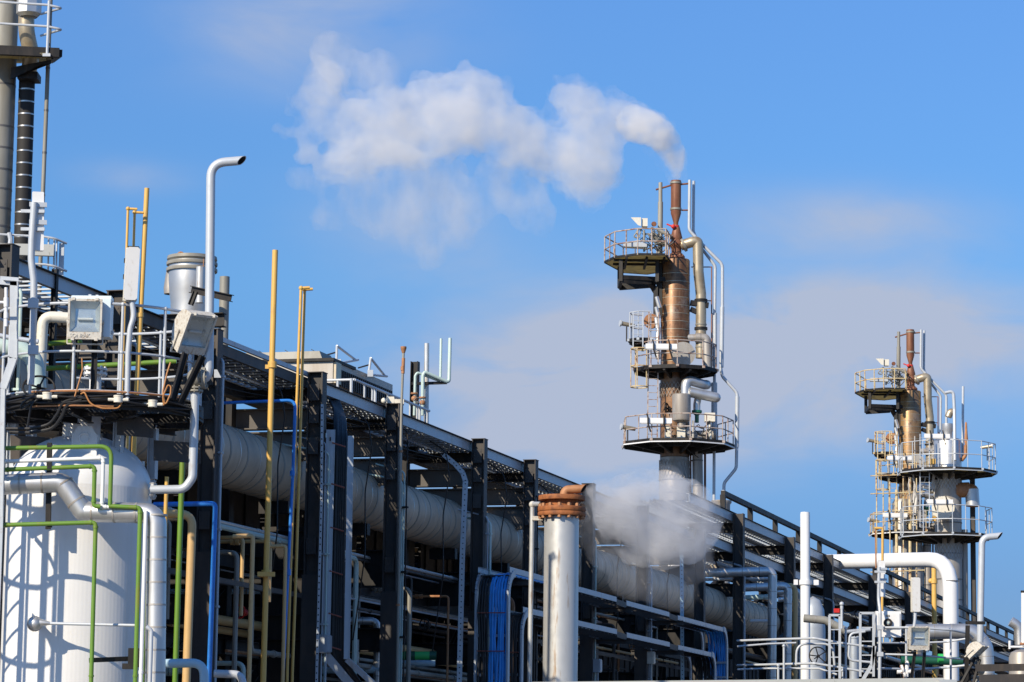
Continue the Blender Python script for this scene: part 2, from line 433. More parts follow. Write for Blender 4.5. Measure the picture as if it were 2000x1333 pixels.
# clouds: soft banks given by direction (x/y, z/y), broken up by noise
ys = mth('MAXIMUM', sp.outputs['Y'], .02)
cu = mth('DIVIDE', sp.outputs['X'], ys); cv = mth('DIVIDE', sp.outputs['Z'], ys)
cmb = nd.new('ShaderNodeCombineXYZ'); lk.new(cu, cmb.inputs[0]); lk.new(cv, cmb.inputs[1])
mp = nd.new('ShaderNodeMapping'); mp.inputs['Scale'].default_value = (16, 34, 1); mp.inputs['Rotation'].default_value = (0, 0, rad(12)); lk.new(cmb.outputs[0], mp.inputs[0])
n1 = nd.new('ShaderNodeTexNoise'); n1.inputs['Scale'].default_value = 1; n1.inputs['Detail'].default_value = 7; n1.inputs['Roughness'].default_value = .55; n1.inputs['Distortion'].default_value = .4
lk.new(mp.outputs[0], n1.inputs['Vector'])
tot = None
for (px, py, sx, sy, amp) in CLOUDS:
    d = ray(px, py); u0, v0 = d.x / d.y, d.z / d.y
    a = mth('MULTIPLY', mth('SUBTRACT', cu, u0), F / sx); b = mth('MULTIPLY', mth('SUBTRACT', cv, v0), F / sy)
    r2 = mth('ADD', mth('MULTIPLY', a, a), mth('MULTIPLY', b, b))
    g = mth('MULTIPLY', mth('POWER', 2.718, mth('MULTIPLY', r2, -1.0)), amp)
    tot = g if tot is None else mth('ADD', tot, g)
k = mth('MULTIPLY_ADD', n1.outputs['Fac'], 3.0, -.62)
cl = mth('MULTIPLY', tot, k, None, True)
cl = mth('MULTIPLY', cl, .93)
cm = nd.new('ShaderNodeMix'); cm.data_type = 'RGBA'; cm.inputs['B'].default_value = (*CLOUDC, 1)
lk.new(cl, cm.inputs['Factor']); lk.new(mul.outputs['Result'], cm.inputs['A'])
lk.new(cm.outputs['Result'], bg.inputs['Color'])

g = MB(); g.add([(-3000, -3000, 0), (3000, -3000, 0), (3000, 3000, 0), (-3000, 3000, 0)], [(0, 1, 2, 3)])
solo('ground', g, M['ground'], None, None, kind='structure')
cy = sc.cycles
cy.max_bounces = 12; cy.diffuse_bounces = 3; cy.glossy_bounces = 3; cy.transparent_max_bounces = 16; cy.volume_bounces = 8; cy.transmission_bounces = 4
cy.use_denoising = True; cy.volume_step_rate = 1.5; cy.volume_max_steps = 160
cy.sample_clamp_indirect = 8

# ------------------------------------------------------------------ steam
def vol_mat(name, dens, scale, lo, hi, det=4, col=(1, 1, 1), an=.1, squash=(1, 1, 1)):
    m = bpy.data.materials.new(name); m.use_nodes = True
    nt = m.node_tree; nd = nt.nodes; lk = nt.links
    for x in list(nd): nd.remove(x)
    o = nd.new('ShaderNodeOutputMaterial'); v = nd.new('ShaderNodeVolumePrincipled')
    v.inputs['Color'].default_value = (*col, 1); v.inputs['Anisotropy'].default_value = an
    t = nd.new('ShaderNodeTexCoord'); mp = nd.new('ShaderNodeMapping'); mp.inputs['Scale'].default_value = squash
    n = nd.new('ShaderNodeTexNoise'); n.inputs['Scale'].default_value = scale; n.inputs['Detail'].default_value = det; n.inputs['Roughness'].default_value = .6
    lk.new(t.outputs['Object'], mp.inputs[0]); lk.new(mp.outputs[0], n.inputs['Vector'])
    r = nd.new('ShaderNodeMapRange'); r.inputs['From Min'].default_value = lo; r.inputs['From Max'].default_value = hi; r.inputs['To Min'].default_value = 0; r.inputs['To Max'].default_value = dens
    lk.new(n.outputs['Fac'], r.inputs['Value']); lk.new(r.outputs[0], v.inputs['Density'])
    lk.new(v.outputs[0], o.inputs['Volume'])
    return m
_tex = {}
def cloud_tex(s, d=3):
    if (s, d) not in _tex:
        t = bpy.data.textures.new('billow', 'CLOUDS'); t.noise_scale = s; t.noise_depth = d; _tex[(s, d)] = t
    return _tex[(s, d)]
def steam_part(name, parent, blobs, Y, grow, vox, disp, m, depth=.75, jit=0):
    b = MB(); rnd = random.Random(5)
    for (px, py, r, *rest) in blobs:
        dy = rest[0] if rest else rnd.uniform(-1, 1) * U(r, Y) * .35
        c = P(px, py, Y, 0) + Vector((0, dy, 0)); q = U(r, Y) * grow
        b.lathe(c, [(q * math.cos(-PI / 2 + PI * i / 10), q * depth ** 0 * math.sin(-PI / 2 + PI * i / 10)) for i in range(11)], 16)
    o = part(name, b, m, parent)
    rm = o.modifiers.new('union', 'REMESH'); rm.mode = 'VOXEL'; rm.voxel_size = vox
    sm = o.modifiers.new('soften', 'SMOOTH'); sm.iterations = 6; sm.factor = .5
    for (s, st) in disp:
        dm = o.modifiers.new('billow', 'DISPLACE'); dm.texture = cloud_tex(s); dm.texture_coords = 'GLOBAL'; dm.strength = st; dm.mid_level = .5
    return o
TY = 130.0
mainp = [(1322, 342, 13), (1321, 330, 17), (1318, 316, 20), (1312, 300, 24), (1304, 284, 25), (1288, 266, 30), (1266, 250, 34), (1240, 240, 38), (1212, 232, 42), (1180, 222, 44), (1150, 212, 44), (1122, 200, 38), (1100, 196, 32),
  (1146, 256, 50), (1160, 290, 50), (1166, 330, 48), (1150, 368, 40), (1130, 330, 50), (1110, 296, 50), (1080, 290, 52), (1040, 268, 52), (1010, 300, 44), (1000, 250, 50), (960, 250, 58), (945, 185, 46), (910, 172, 42), (900, 230, 66), (870, 185, 44), (850, 260, 60), (830, 190, 40),
  (800, 230, 62), (790, 270, 54), (760, 220, 50), (740, 270, 56), (710, 290, 50), (700, 230, 44), (675, 310, 36), (655, 325, 26), (660, 250, 38), (640, 190, 34), (615, 170, 30), (598, 180, 22), (620, 220, 28), (650, 160, 24), (620, 255, 26), (590, 262, 24), (565, 258, 18), (545, 250, 13), (585, 200, 26), (640, 150, 34), (600, 300, 22), (640, 330, 30), (625, 130, 18)]
coreb = [(x, y, r * .80) for (x, y, r) in mainp if r > 12]
wisp = [(1040, 420, 34), (1020, 380, 40), (990, 350, 50), (850, 350, 50), (870, 400, 40), (890, 440, 34), (780, 340, 50), (800, 390, 46), (820, 450, 40), (840, 500, 26), (700, 350, 42), (620, 355, 26), (580, 352, 16), (680, 140, 40), (650, 100, 34), (740, 150, 44), (700, 400, 34), (640, 420, 26), (930, 400, 40), (760, 430, 40)]
pl = thing('steam_plume', 'long white steam plume drifting left from the tall rusty tower', 'steam', P(1321, 345, TY))
steam_part('plume_core', pl, coreb, TY, 1.2, .16, [(1.6, .6), (.55, .55)], vol_mat('steam_core', .52, .6, .34, .62, 6, col=(1, .99, .975)))
steam_part('plume_edge', pl, mainp, TY, 1.22, .16, [(1.5, .9), (.5, .75)], vol_mat('steam_edge', .42, .8, .40, .62, 6, col=(1, .99, .975)))
steam_part('plume_wisps', pl, wisp, TY, 1.3, .2, [(1.6, .9), (.6, .5)], vol_mat('steam_wisp', .40, .8, .42, .68, 6, squash=(1, 1, .6)))
jet = [(1322, 344, 10), (1322, 334, 13), (1321, 322, 17), (1318, 308, 21), (1311, 292, 25), (1300, 276, 28), (1284, 262, 31), (1264, 250, 33), (1240, 240, 34)]
steam_part('plume_jet', pl, jet, TY, 1.12, .10, [(.9, .22), (.3, .18)], vol_mat('steam_jet', 1.5, 1.1, .36, .60, 6, col=(1, .99, .975)))
SY = 55.0
lowp = [(1150, 958, 9), (1158, 961, 13), (1166, 964, 18), (1176, 968, 22), (1186, 972, 24), (1206, 986, 36), (1230, 1000, 50), (1262, 1002, 56), (1296, 1000, 56), (1326, 1010, 54), (1352, 1020, 42), (1370, 1000, 26), (1376, 1016, 22), (1300, 1050, 44), (1256, 1040, 44), (1340, 1062, 30), (1216, 1026, 34), (1280, 974, 36), (1240, 970, 28), (1200, 1010, 30)]
lowv = [(1180, 1010, 44), (1200, 1050, 50), (1250, 1090, 44), (1300, 1100, 46), (1350, 1090, 36), (1220, 960, 36), (1300, 960, 36), (1380, 1030, 26), (1160, 990, 26), (1290, 1140, 34), (1330, 1160, 26), (1230, 1130, 34)]
ls = thing('steam_cloud', 'grey steam blown from the elbow of the rusty flanged stack', 'steam', P(1270, 1090, SY))
steam_part('steam_core', ls, [(x, y, r * .78) for (x, y, r) in lowp], SY, 1.3, .05, [(.6, .16), (.2, .08)], vol_mat('vapour_core', 2.4, 1.4, .34, .64, 6, col=(.90, .90, .905)))
steam_part('steam_edge', ls, lowp, SY, 1.5, .05, [(.6, .22), (.2, .1)], vol_mat('vapour_edge', 2.0, 1.8, .40, .64, 6, col=(.90, .90, .905)))
steam_part('steam_wisps', ls, lowv, SY, 1.35, .06, [(.7, .2), (.25, .1)], vol_mat('vapour_wisp', .55, 1.4, .38, .70, 6, col=(.90, .90, .905)))
# ------------------------------------------------------------------ the steel pipe rack
rack = thing('pipe_rack', 'long dark steel pipe rack running away to the right', 'pipe rack', R(0, 1, 0))
far = thing('pipe_rack', 'farther taller section of steel rack with open guard rail on top', 'pipe rack', R(45, 1, 0))
COLS1 = [12, 232, 415, 620, 770, 937, 1037, 1150, 1255, 1367]
COLY1 = [505, 582, 655, 735, 803, 862, 909, 952, 998, 1045]
S1 = [S(x, y, -.15) for x, y in zip(COLS1, COLY1)]
SS = S(-45, 472, 0)
zb2 = (RW(1500, 1040).z + RW(1900, 1212).z) / 2      # top beam of the far section
zl2 = RW(1500, 1092).z                               # its lower beam
zr2 = (RW(1565, 1047, 1.9).z + RW(1909, 1196, 1.9).z) / 2
COLS2 = [1443, 1543, 1618, 1705, 1775, 1852, 1920, 1985]
S2 = [S(x, 1017 + (x - 1443) * .41, -.15) for x in COLS2]
S2 += [S2[-1] + 16, S2[-1] + 32]
def post(parent, s, w, z1, h=.25, b=.22, m='steel', z0=0.0, name='column'):
    b_ = MB(); b_.ibeam(R(s, w, z0), R(s, w, z1), h, b, .022, N)
    return part(name, b_, M[m], parent)
for i, s in enumerate(S1):
    low = ZT - 2.35
    b = MB()
    b.ibeam(R(s, -.15, 0), R(s, -.15, ZT + .05), .25, .22, .022, N)
    # boxed fireproofing below the top tier
    b.box(R(s, -.15, low / 2 - .4), .29, .25, low - .8, Matrix.Rotation(math.atan2(N.y, N.x), 3, 'Z'))
    b.box(R(s, -.15, ZT + .055), .27, .24, .012, Matrix.Rotation(math.atan2(N.y, N.x), 3, 'Z'))
    part('column', b, M['steel'], rack)
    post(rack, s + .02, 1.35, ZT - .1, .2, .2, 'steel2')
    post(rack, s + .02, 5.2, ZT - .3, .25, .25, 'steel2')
    # cross beam under the trays, then two deep plate girders
    b = MB(); b.ibeam(R(s + .16, -.05, ZT - .27), R(s + .16, 1.45, ZT - .27), .18, .14, .014); part('cross_beam', b, M['steel2'], rack)
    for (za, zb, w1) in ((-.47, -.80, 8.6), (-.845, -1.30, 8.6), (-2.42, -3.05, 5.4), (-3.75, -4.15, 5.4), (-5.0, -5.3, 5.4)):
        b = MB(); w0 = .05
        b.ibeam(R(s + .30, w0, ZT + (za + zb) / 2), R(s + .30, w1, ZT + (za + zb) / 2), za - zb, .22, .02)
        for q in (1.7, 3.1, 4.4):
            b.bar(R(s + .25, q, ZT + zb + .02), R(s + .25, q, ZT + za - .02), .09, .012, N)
        part('cross_girder', b, M['sunlit_girder'] if za > -2 else M['steel2'], rack)  # sunlit copy on the upper girders, black steel on the lower
    if i < len(S1) - 1:
        s2 = S1[i + 1]; b = MB(); b.bar(R(s + .5, 2.3, ZT - 2.1), R(s2 + .1, 2.3, ZT - 2.1), .05, 1.5)  # added dark plate between bents, blacks out the bay under the duct
        for q in range(1, 6): b.bar(R(s + (s2 - s) * q / 6, 2.25, ZT - 2.84), R(s + (s2 - s) * q / 6, 2.25, ZT - 1.36), .02, .10, D)
        part('dark_infill', b, M['steel2'], rack)
    # added panels keeping sun and sky light out; open joints pass slashes
    if i < len(S1) - 1:
        rnd = random.Random(i + 40); q = s
        while q < S1[i + 1] - .2:
            q2 = min(q + rnd.uniform(.9, 1.5), S1[i + 1]); b = MB(); b.bar(R(q + rnd.uniform(.05, .22), 5.2, ZT - 1.42), R(q2, 5.2, ZT - 1.42), 7.4, .05)
            part('shade_panel', b, M['steel2'], rack); q = q2
    # gusset and knee brace
    if i < len(S1) - 1:
        s2 = S1[i + 1]
        b = MB(); b.ibeam(R(s + .1, 1.35, ZT - 5.6), R(s2 - .1, 1.35, ZT - 3.3), .14, .14, .012); part('diagonal_brace', b, M['steel2'], rack)
        b = MB(); b.ibeam(R(s + .3, 3.2, ZT - 1.35), R(s + .3, 5.1, ZT - 2.4), .12, .12, .012, D); part('knee_brace', b, M['steel2'], rack)
# front edge beam in lengths, the nearer ones dark
def edge(p0, p1, m, zo=0.0, parent=rack, h=.17, w=0.02, top=True):
    b = MB(); z = ZT + zo
    b.channel(R(p0, w, z - h / 2), R(p1, w, z - h / 2), h, .07, .012, N, m=0)
    if top: b.bar(R(p0, w, z + .008), R(p1, w, z + .008), .10, .012, Zu, 1)
    return part('edge_beam', b, [M[m], M['steel2']], parent)
sx = lambda x: S(x, 490 + .404 * x, 0)
edge(SS, sx(226), 'galv'); edge(sx(236), sx(405), 'steel')
b = MB(); b.channel(R(sx(420), .02, ZT - .10), R(sx(612), .02, ZT - .10), .16, .07, .012, N, m=0); b.bar(R(sx(420), .0, ZT + .03), R(sx(612), .0, ZT + .03), .05, .07, Zu, 1)
part('edge_beam', b, [M['steel'], M['galv']], rack)
edge(sx(630), sx(1395), 'galv')
# inner beams parallel to it
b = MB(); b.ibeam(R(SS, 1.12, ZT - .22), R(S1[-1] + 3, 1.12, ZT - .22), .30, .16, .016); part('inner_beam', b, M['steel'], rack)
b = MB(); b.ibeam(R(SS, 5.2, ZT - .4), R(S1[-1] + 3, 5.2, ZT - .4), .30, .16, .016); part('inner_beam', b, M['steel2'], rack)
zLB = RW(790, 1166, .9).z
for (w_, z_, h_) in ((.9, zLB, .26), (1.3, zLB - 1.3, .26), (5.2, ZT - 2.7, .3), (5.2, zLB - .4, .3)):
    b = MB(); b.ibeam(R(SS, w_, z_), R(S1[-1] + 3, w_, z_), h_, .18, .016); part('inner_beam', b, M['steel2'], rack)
# top cross beam and bracket at the drum
s = S1[2]
b = MB(); b.ibeam(R(s + .02, -.32, ZT + .20), R(s + .02, 3.6, ZT + .20), .20, .16, .014); part('cap_beam', b, M['steel2'], rack)
b = MB(); b.ibeam(P(108, 526, 38.2), drop(P(108, 526, 38.2), ZT - 1.4), .07, .07, .008, N); part('hanger', b, M['steel2'], rack)

# far section
for i, s in enumerate(S2):
    b = MB(); b.ibeam(R(s, -.15, 0), R(s, -.15, zb2 - .02), .28, .26, .024, N); part('column', b, M['steel'], far)
    post(far, s, 1.9, zb2 - .1, .2, .2, 'steel2'); post(far, s, 5.2, zb2 - .5, .25, .25, 'steel2')
    for (z_, h_, w1) in ((zb2 - .38, .26, 2.1), (zl2 - .30, .24, 2.1), (zl2 - 1.2, .34, 5.2), (zl2 - 2.5, .4, 5.2), (zl2 - 3.7, .4, 5.2)):
        b = MB(); b.ibeam(R(s + .2, -.05, z_), R(s + .2, w1, z_), h_, .18, .018); part('cross_beam', b, M['steel2'], far)
    if i < len(S2) - 1:
        b = MB(); b.ibeam(R(s + .1, 1.9, zl2 - 2.2), R(S2[i + 1] - .1, 1.9, zl2 - .4), .14, .14, .012); part('diagonal_brace', b, M['steel2'], far)
sA, sB = S2[0] - 5.5, S2[-1] + 4
for (z_, h_) in ((zb2, .22), (zl2, .22)):
    b = MB(); b.channel(R(sA, .02, z_ - h_ / 2), R(sB, .02, z_ - h_ / 2), h_, .08, .014, N); b.bar(R(sA, .02, z_ + .008), R(sB, .02, z_ + .008), .11, .012, Zu, 1)
    part('edge_beam', b, [M['galv'], M['steel2']], far)
    b = MB(); b.ibeam(R(sA, 1.9, z_ - .2), R(sB, 1.9, z_ - .2), .28, .14, .014); part('inner_beam', b, M['steel'], far)
b = MB(); b.ibeam(R(sA, 5.2, zl2 - 1.6), R(sB, 5.2, zl2 - 1.6), .4, .2, .014); part('inner_beam', b, M['steel2'], far)
sgr = S(1412, 983, 1.9)
b = MB(); b.bar(R(sgr, 1.9, zr2), R(sB, 1.9, zr2), .13, .15)
s = sgr
while s < sB:
    b.bar(R(s, 1.9, zl2 - .2), R(s, 1.9, zr2 - .05), .15, .15, D); s += 4.2
part('guard_rail', b, M['steel2'], far)

b = MB(); b.bar(R(sA, 2.4, (zl2 - .55) / 2), R(sB, 2.4, (zl2 - .55) / 2), .06, zl2 - .55)  # added dark sheet, blacks out the bays below the lower beam
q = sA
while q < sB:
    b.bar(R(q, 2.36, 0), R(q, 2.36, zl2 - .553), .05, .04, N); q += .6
part('far_dark_backing', b, M['wall'], far)
# added dark backing behind everything, blacks out the gaps in the rack
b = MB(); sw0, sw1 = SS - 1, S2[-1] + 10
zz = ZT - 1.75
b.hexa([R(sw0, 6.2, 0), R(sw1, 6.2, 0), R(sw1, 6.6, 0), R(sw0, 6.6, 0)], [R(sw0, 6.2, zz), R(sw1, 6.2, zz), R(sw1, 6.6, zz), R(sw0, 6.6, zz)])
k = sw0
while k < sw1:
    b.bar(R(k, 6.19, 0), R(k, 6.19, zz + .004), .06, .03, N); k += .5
solo('dark_backing', b, M['wall'], 'added dark ribbed backing that blacks out the gaps in the pipe rack', 'wall')

# cable ladders lying on top of the rack: pale rungs, black cables
def ladder_tray(name, label, s0, s1, w0, w1, z, step, fills, m='galv', cov=.8):
    t = thing(name, label, 'cable tray', R((s0 + s1) / 2, w0, z))
    for w_ in (w0, w1):
        b = MB(); b.channel(R(s0, w_, z + .03), R(s1, w_, z + .03), .10, .03, .004, -N if w_ == w1 else N); part('side_rail', b, M[m], t)
    b = MB(); s = s0 + .1
    while s < s1:
        b.bar(R(s, w0, z), R(s, w1, z), .05, .022); s += step
    part('rung', b, M[m], t)
    rnd = random.Random(hash(label) % 99)
    for (fa, fb) in fills:
        b = MB(); q = w0 + .03
        while q < w1 - .03:
            r = rnd.uniform(.012, .024); q += r
            if rnd.random() < cov:
                pts = []; s = fa
                while s < fb:
                    pts.append(R(s, q + rnd.uniform(-.01, .01), z + .012 + r)); s += 3.0
                pts.append(R(fb, q, z + .012 + r))
                if len(pts) > 1: b.tube(pts, r, 6)
            q += r + rnd.uniform(0, .006)
        if b.v: part('cables', b, M['cable'], t)
    return t
ladder_tray('cable_tray', 'wide cable ladder full of black cables on top of the long rack', SS, S1[-1] + 2, .06, .62, ZT - .15, .30, [(sx(232), S1[-1] + 2)], cov=.93)
ladder_tray('cable_tray', 'half empty cable ladder with pale rungs behind the filled one', SS, S1[-1] + 2, .68, 1.02, ZT - .15, .30, [(sx(420), S1[-1] + 2)], cov=.55)
ladder_tray('cable_tray', 'upper cable ladder under the guard rail of the far rack section', sA, sB, .10, .95, zb2 - .20, .35, [(sA, sB)], cov=.85)
ladder_tray('cable_tray', 'inner upper cable ladder with bright rungs on the far rack section', sA, sB, 1.05, 1.75, zb2 - .20, .35, [(sA, sB)], cov=.45)
ladder_tray('cable_tray', 'lower cable ladder of the far rack section, gaps between its cables', sA, sB, .10, .95, zl2 - .16, .35, [(sA, sB)], cov=.72)
ladder_tray('cable_tray', 'inner lower cable ladder almost empty on the far rack section', sA, sB, 1.05, 1.75, zl2 - .16, .35, [(sA, sB)], cov=.3)

# the big insulated duct
def along(px, py, w): return RW(px, py, w)
p1, p2 = along(425, 888, .62), along(1300, 1157, .62)
dd = (p2 - p1)
q0, q1 = p1 - dd * .26, p1 + dd * 1.42
b = MB(); rb = .465
b.tube([q0 + (q1 - q0) * (i / 40) for i in range(41)], rb, 36)
L = (q1 - q0).length; k = .3; u_ = (q1 - q0) / L; rnd = random.Random(3)
while k < L:
    c_ = q0 + u_ * k
    b.cyl(c_ - u_ * .012, c_ + u_ * .012, rb + .004, n=36, m=1, caps=True)
    c_ = q0 + u_ * (k + .31)
    b.cyl(c_ - u_ * .03, c_ + u_ * .03, rb + .006, n=36, m=2, caps=True)
    k += rnd.uniform(.7, .85)
solo('insulated_duct', b, [M['duct'], M['seaml'], M['towo']], 'thick grey clad duct running the whole length of the rack', 'pipe')
s_a = 0
# saddles under the duct
for s in S1:
    c_ = p1 + dd * ((s + .3 - D.dot(p1 - O)) / D.dot(dd))
    b = MB(); b.box(c_ - Zu * (rb + .10), .5, .16, .2, Matrix.Rotation(math.atan2(N.y, N.x), 3, 'Z')); part('pipe_saddle', b, M['steel2'], rack)

# pipes running along inside the rack
def run(name, label, px, py, w, r, m, x0=-40, x1=1420, **kw):
    z = RW(px, py, w).z
    return pipe(name, label, [R(S(x0, py, w), w, z), R(S(x1, py, w), w, z)], r, m, **kw)
run('pipe', 'tan pipe low inside the rack, behind the yellow risers', 560, 1232, .8, .075, 'tanp', 330, 880)
run('pipe', 'second tan pipe lying just below the other tan pipe', 640, 1262, 1.0, .06, 'tanp', 330, 900)
run('pipe', 'thin brownish pipe under the duct, inside the rack', 700, 1046, 2.4, .05, 'tanp', 560, 820)
run('pipe', 'thin pale pipe under the duct, beside the brownish pipe', 712, 1050, 2.7, .045, 'teal', 560, 830)
def cross(name, label, xa, xb, y, Y, r, m, tail=None, **kw):
    a, c_ = P(xa, y, Y), P(xb, y, Y); pts = [a, c_]
    if tail: pts.append(c_ + Vector((0, 0, -tail)))
    return pipe(name, label, pts, r, m, **kw)
cross('pipe', 'pale pipe crossing the dark bay behind the yellow risers', 205, 515, 1156, 49.3, .042, 'pale', seams=.5)
cross('pipe', 'short white pipe dropping into the pale crossing pipe', 433, 434, 1105, 50.2, .055, 'white', tail=.52, fr=.01)
cross('pipe', 'silver lagged pipe with an elbow low behind the cable riser', 590, 738, 1213, 52.0, .066, 'silver', tail=1.2, seams=.4)
cross('pipe', 'pale blue pipe at the foot of the rack, behind the cable riser', 590, 742, 1308, 52, .07, 'pale')
def stripes(b):
    a_, c_ = P(766, 1281, 55.2), P(852, 1281, 55.2)
    for (f0, f1) in ((.30, .52), (.85, 1.0)):
        b.cyl(a_.lerp(c_, f0), a_.lerp(c_, f1), .082, n=16, m=1)
pipe('pipe', 'bright green pipe with dark green bands at the foot of the rack', [P(766, 1281, 55.2), P(852, 1281, 55.2)], .078, 'green2', extra=stripes, mats=['green3'])
cross('pipe', 'pale blue pipe right under the green banded pipe', 770, 850, 1296, 55.6, .06, 'pale')
pipe('pipe', 'bright blue hoop of pipe above the duct', [P(660, 925, 54), P(727, 923, 54), P(733, 960, 54)], .035, 'blue', fr=.1)
# black boxed riser beside the first full column
b = MB(); s = S1[3]
b.hexa([R(s + .35, .08, 0), R(s + .35, .85, 0), R(s + .55, .85, 0), R(s + .55, .08, 0)], [R(s + .35, .08, ZT - 2.35), R(s + .35, .85, ZT - 2.35), R(s + .55, .85, ZT - 2.35), R(s + .55, .08, ZT - 2.35)])
part('cover_plate', b, M['steel2'], rack)
# ------------------------------------------------------------------ lamps (shared builders)
def frame_axes(yaw, tilt):
    """lamp axes: front normal n (yaw from towards-camera, to the right +; tilt down +), right r, up u"""
    n = Vector((math.sin(yaw) * math.cos(tilt), -math.cos(yaw) * math.cos(tilt), -math.sin(tilt)))
    r = Vector((math.cos(yaw), math.sin(yaw), 0)); u = r.cross(n) * -1
    if u.z < 0: u = -u
    return n, r, u
def floodlight(label, c, wd, ht, yaw, tilt, feet, text=None, stand='two legs', lean=(0, 0), box=None):
    t = thing('floodlight', label, 'floodlight', drop(c, c.z - ht / 2 - .45), 'floodlights on the access platforms')
    n, r, u = frame_axes(yaw, tilt)
    dp = ht * .52
    def q(x, y, z): return c + r * (x * wd / 2) + u * (y * ht / 2) + n * z
    # casing: front frame, curved back
    b = MB()
    prof = [(1.0, 0.0), (.99, -.10), (.93, -.24), (.78, -.36), (.50, -.45), (.1, -.50), (-.4, -.46), (-.8, -.33), (-1.0, -.12), (-1.0, 0.0)]
    L = [q(-.98, y, z * dp * 2) for y, z in prof]; Rr = [q(.98, y, z * dp * 2) for y, z in prof]
    k = len(prof)
    b.add(L + Rr, [(i, i + 1, k + i + 1, k + i) for i in range(k - 1)], 0, True)
    b.add(L, [tuple(range(k))]); b.add(Rr, [tuple(range(k - 1, -1, -1))])
    part('casing', b, M['beige'], t)
    b = MB(); fw = .085
    b.bar(q(-1, 1 - fw / 2, .012), q(1, 1 - fw / 2, .012), ht * fw / 1.4, .03, n); b.bar(q(-1 + fw / 2, 1, .012), q(-1 + fw / 2, -1, .012), wd * fw / 1.4, .028, n); b.bar(q(1 - fw / 2, 1, .012), q(1 - fw / 2, -1, .012), wd * fw / 1.4, .028, n)
    b.bar(q(-1, -.82, .012), q(1, -.82, .012), ht * .18, .034, n)
    for x in (-.7, .7):
        b.box(q(x, 1.0, .02), wd * .1, .03, .03); b.box(q(x, -1.0, .02), wd * .1, .03, .03)
    part('front_frame', b, M['beige'], t)
    # reflector trough inside and the pane in front
    b = MB(); a0, a1, b0, b1 = -.88, .88, -.62, .90
    inn = [q(-.6, -.35, .004 - dp * .22), q(.6, -.35, .004 - dp * .22), q(.6, .55, .004 - dp * .30), q(-.6, .55, .004 - dp * .30)]
    outv = [q(a0, b0, .003), q(a1, b0, .003), q(a1, b1, .003), q(a0, b1, .003)]
    b.add(outv + inn, [(0, 1, 5, 4), (1, 2, 6, 5), (2, 3, 7, 6), (3, 0, 4, 7), (4, 5, 6, 7)])
    rf = part('reflector', b, M['refl'], t)
    b = MB(); b.cyl(q(-.45, .02, -dp * .14), q(.45, .02, -dp * .14), ht * .035, n=10); part('bulb', b, M['diff'], rf)
    b = MB(); b.hexa([q(a0, b0, .008), q(a1, b0, .008), q(a1, b0, .012), q(a0, b0, .012)], [q(a0, b1, .008), q(a1, b1, .008), q(a1, b1, .012), q(a0, b1, .012)]); part('pane', b, M['glass'], t)
    # stirrup and legs
    b = MB()
    for sgn in (-1, 1):
        b.bar(q(sgn * 1.06, -.1, -dp * .35), q(sgn * 1.06, -1.2, -dp * .35), .03, .012, r)
        b.cyl(q(sgn * 1.0, -.1, -dp * .35), q(sgn * 1.12, -.1, -dp * .35), .022, n=8)
    b.bar(q(-1.06, -1.2, -dp * .35), q(1.06, -1.2, -dp * .35), .035, .014)
    part('stirrup', b, M['beige'], t)
    for (fa, fb) in feet:
        b = MB(); b.ibeam(fa, fb, .065, .05, .008, r); part('leg', b, M['steel2'], t)
    if text:
        cu = bpy.data.curves.new('lettering', 'FONT'); cu.body = text; cu.size = ht * .13; cu.extrude = .003; cu.align_x = 'LEFT'; cu.align_y = 'CENTER'
        tmp = bpy.data.objects.new('lettering', cu); C.objects.link(tmp)
        bpy.context.view_layer.update()
        me = bpy.data.meshes.new_from_object(tmp.evaluated_get(bpy.context.evaluated_depsgraph_get()))
        C.objects.unlink(tmp); bpy.data.objects.remove(tmp)
        mw = Matrix((r, u, n)).transposed().to_4x4(); mw.translation = q(-.88, -.83, .032) - WL[t.name]
        me.transform(mw); me.materials.append(M['beige'])
        o = bpy.data.objects.new('lettering', me); C.objects.link(o); o.parent = t; WL[o.name] = WL[t.name]
    return t
def tube_light(label, c, wd, ht, dp, yaw, back=False, group='upright tube lamps on the platforms', tiltx=0.0):
    t = thing('tube_lamp', label, 'lamp', drop(c, c.z - ht / 2), group)
    n, r, u = frame_axes(yaw, 0); u = (Zu + r * tiltx).normalized()
    def q(x, y, z): return c + r * (x * wd / 2) + u * (y * ht / 2) + n * z
    def slab(b, ax, ay, z0, z1, ch=.12):
        cx = ch; cyv = ch * wd / ht
        pl = [(-ax + cx, -ay), (ax - cx, -ay), (ax, -ay + cyv), (ax, ay - cyv), (ax - cx, ay), (-ax + cx, ay), (-ax, ay - cyv), (-ax, -ay + cyv)]
        b.prism([q(x, y, z0) for x, y in pl], n * (z1 - z0))
    b = MB(); slab(b, 1, 1, -dp * .5, 0); part('body', b, M['white' if back else 'cream'], t)
    b = MB(); slab(b, .96, .985, .002, dp * .35, .3); df = part('diffuser', b, M['diff'], t)
    b = MB(); b.prism([q(-.9, 1.0, -dp * .4), q(.9, 1.0, -dp * .4), q(.8, 1.02, -dp * .2), q(-.8, 1.02, -dp * .2)], n * dp * .5); part('end_cap', b, M['steel2'], t)
    b = MB()
    for y in (.55, -.05):
        b = MB(); b.box(q(0, y, -dp * .62), wd * (1.5 if back else 1.12), .03, .05, Matrix((r, -n, u)).transposed())
        part('clamp', b, M['rail'] if back else M['steel2'], t)
    return t
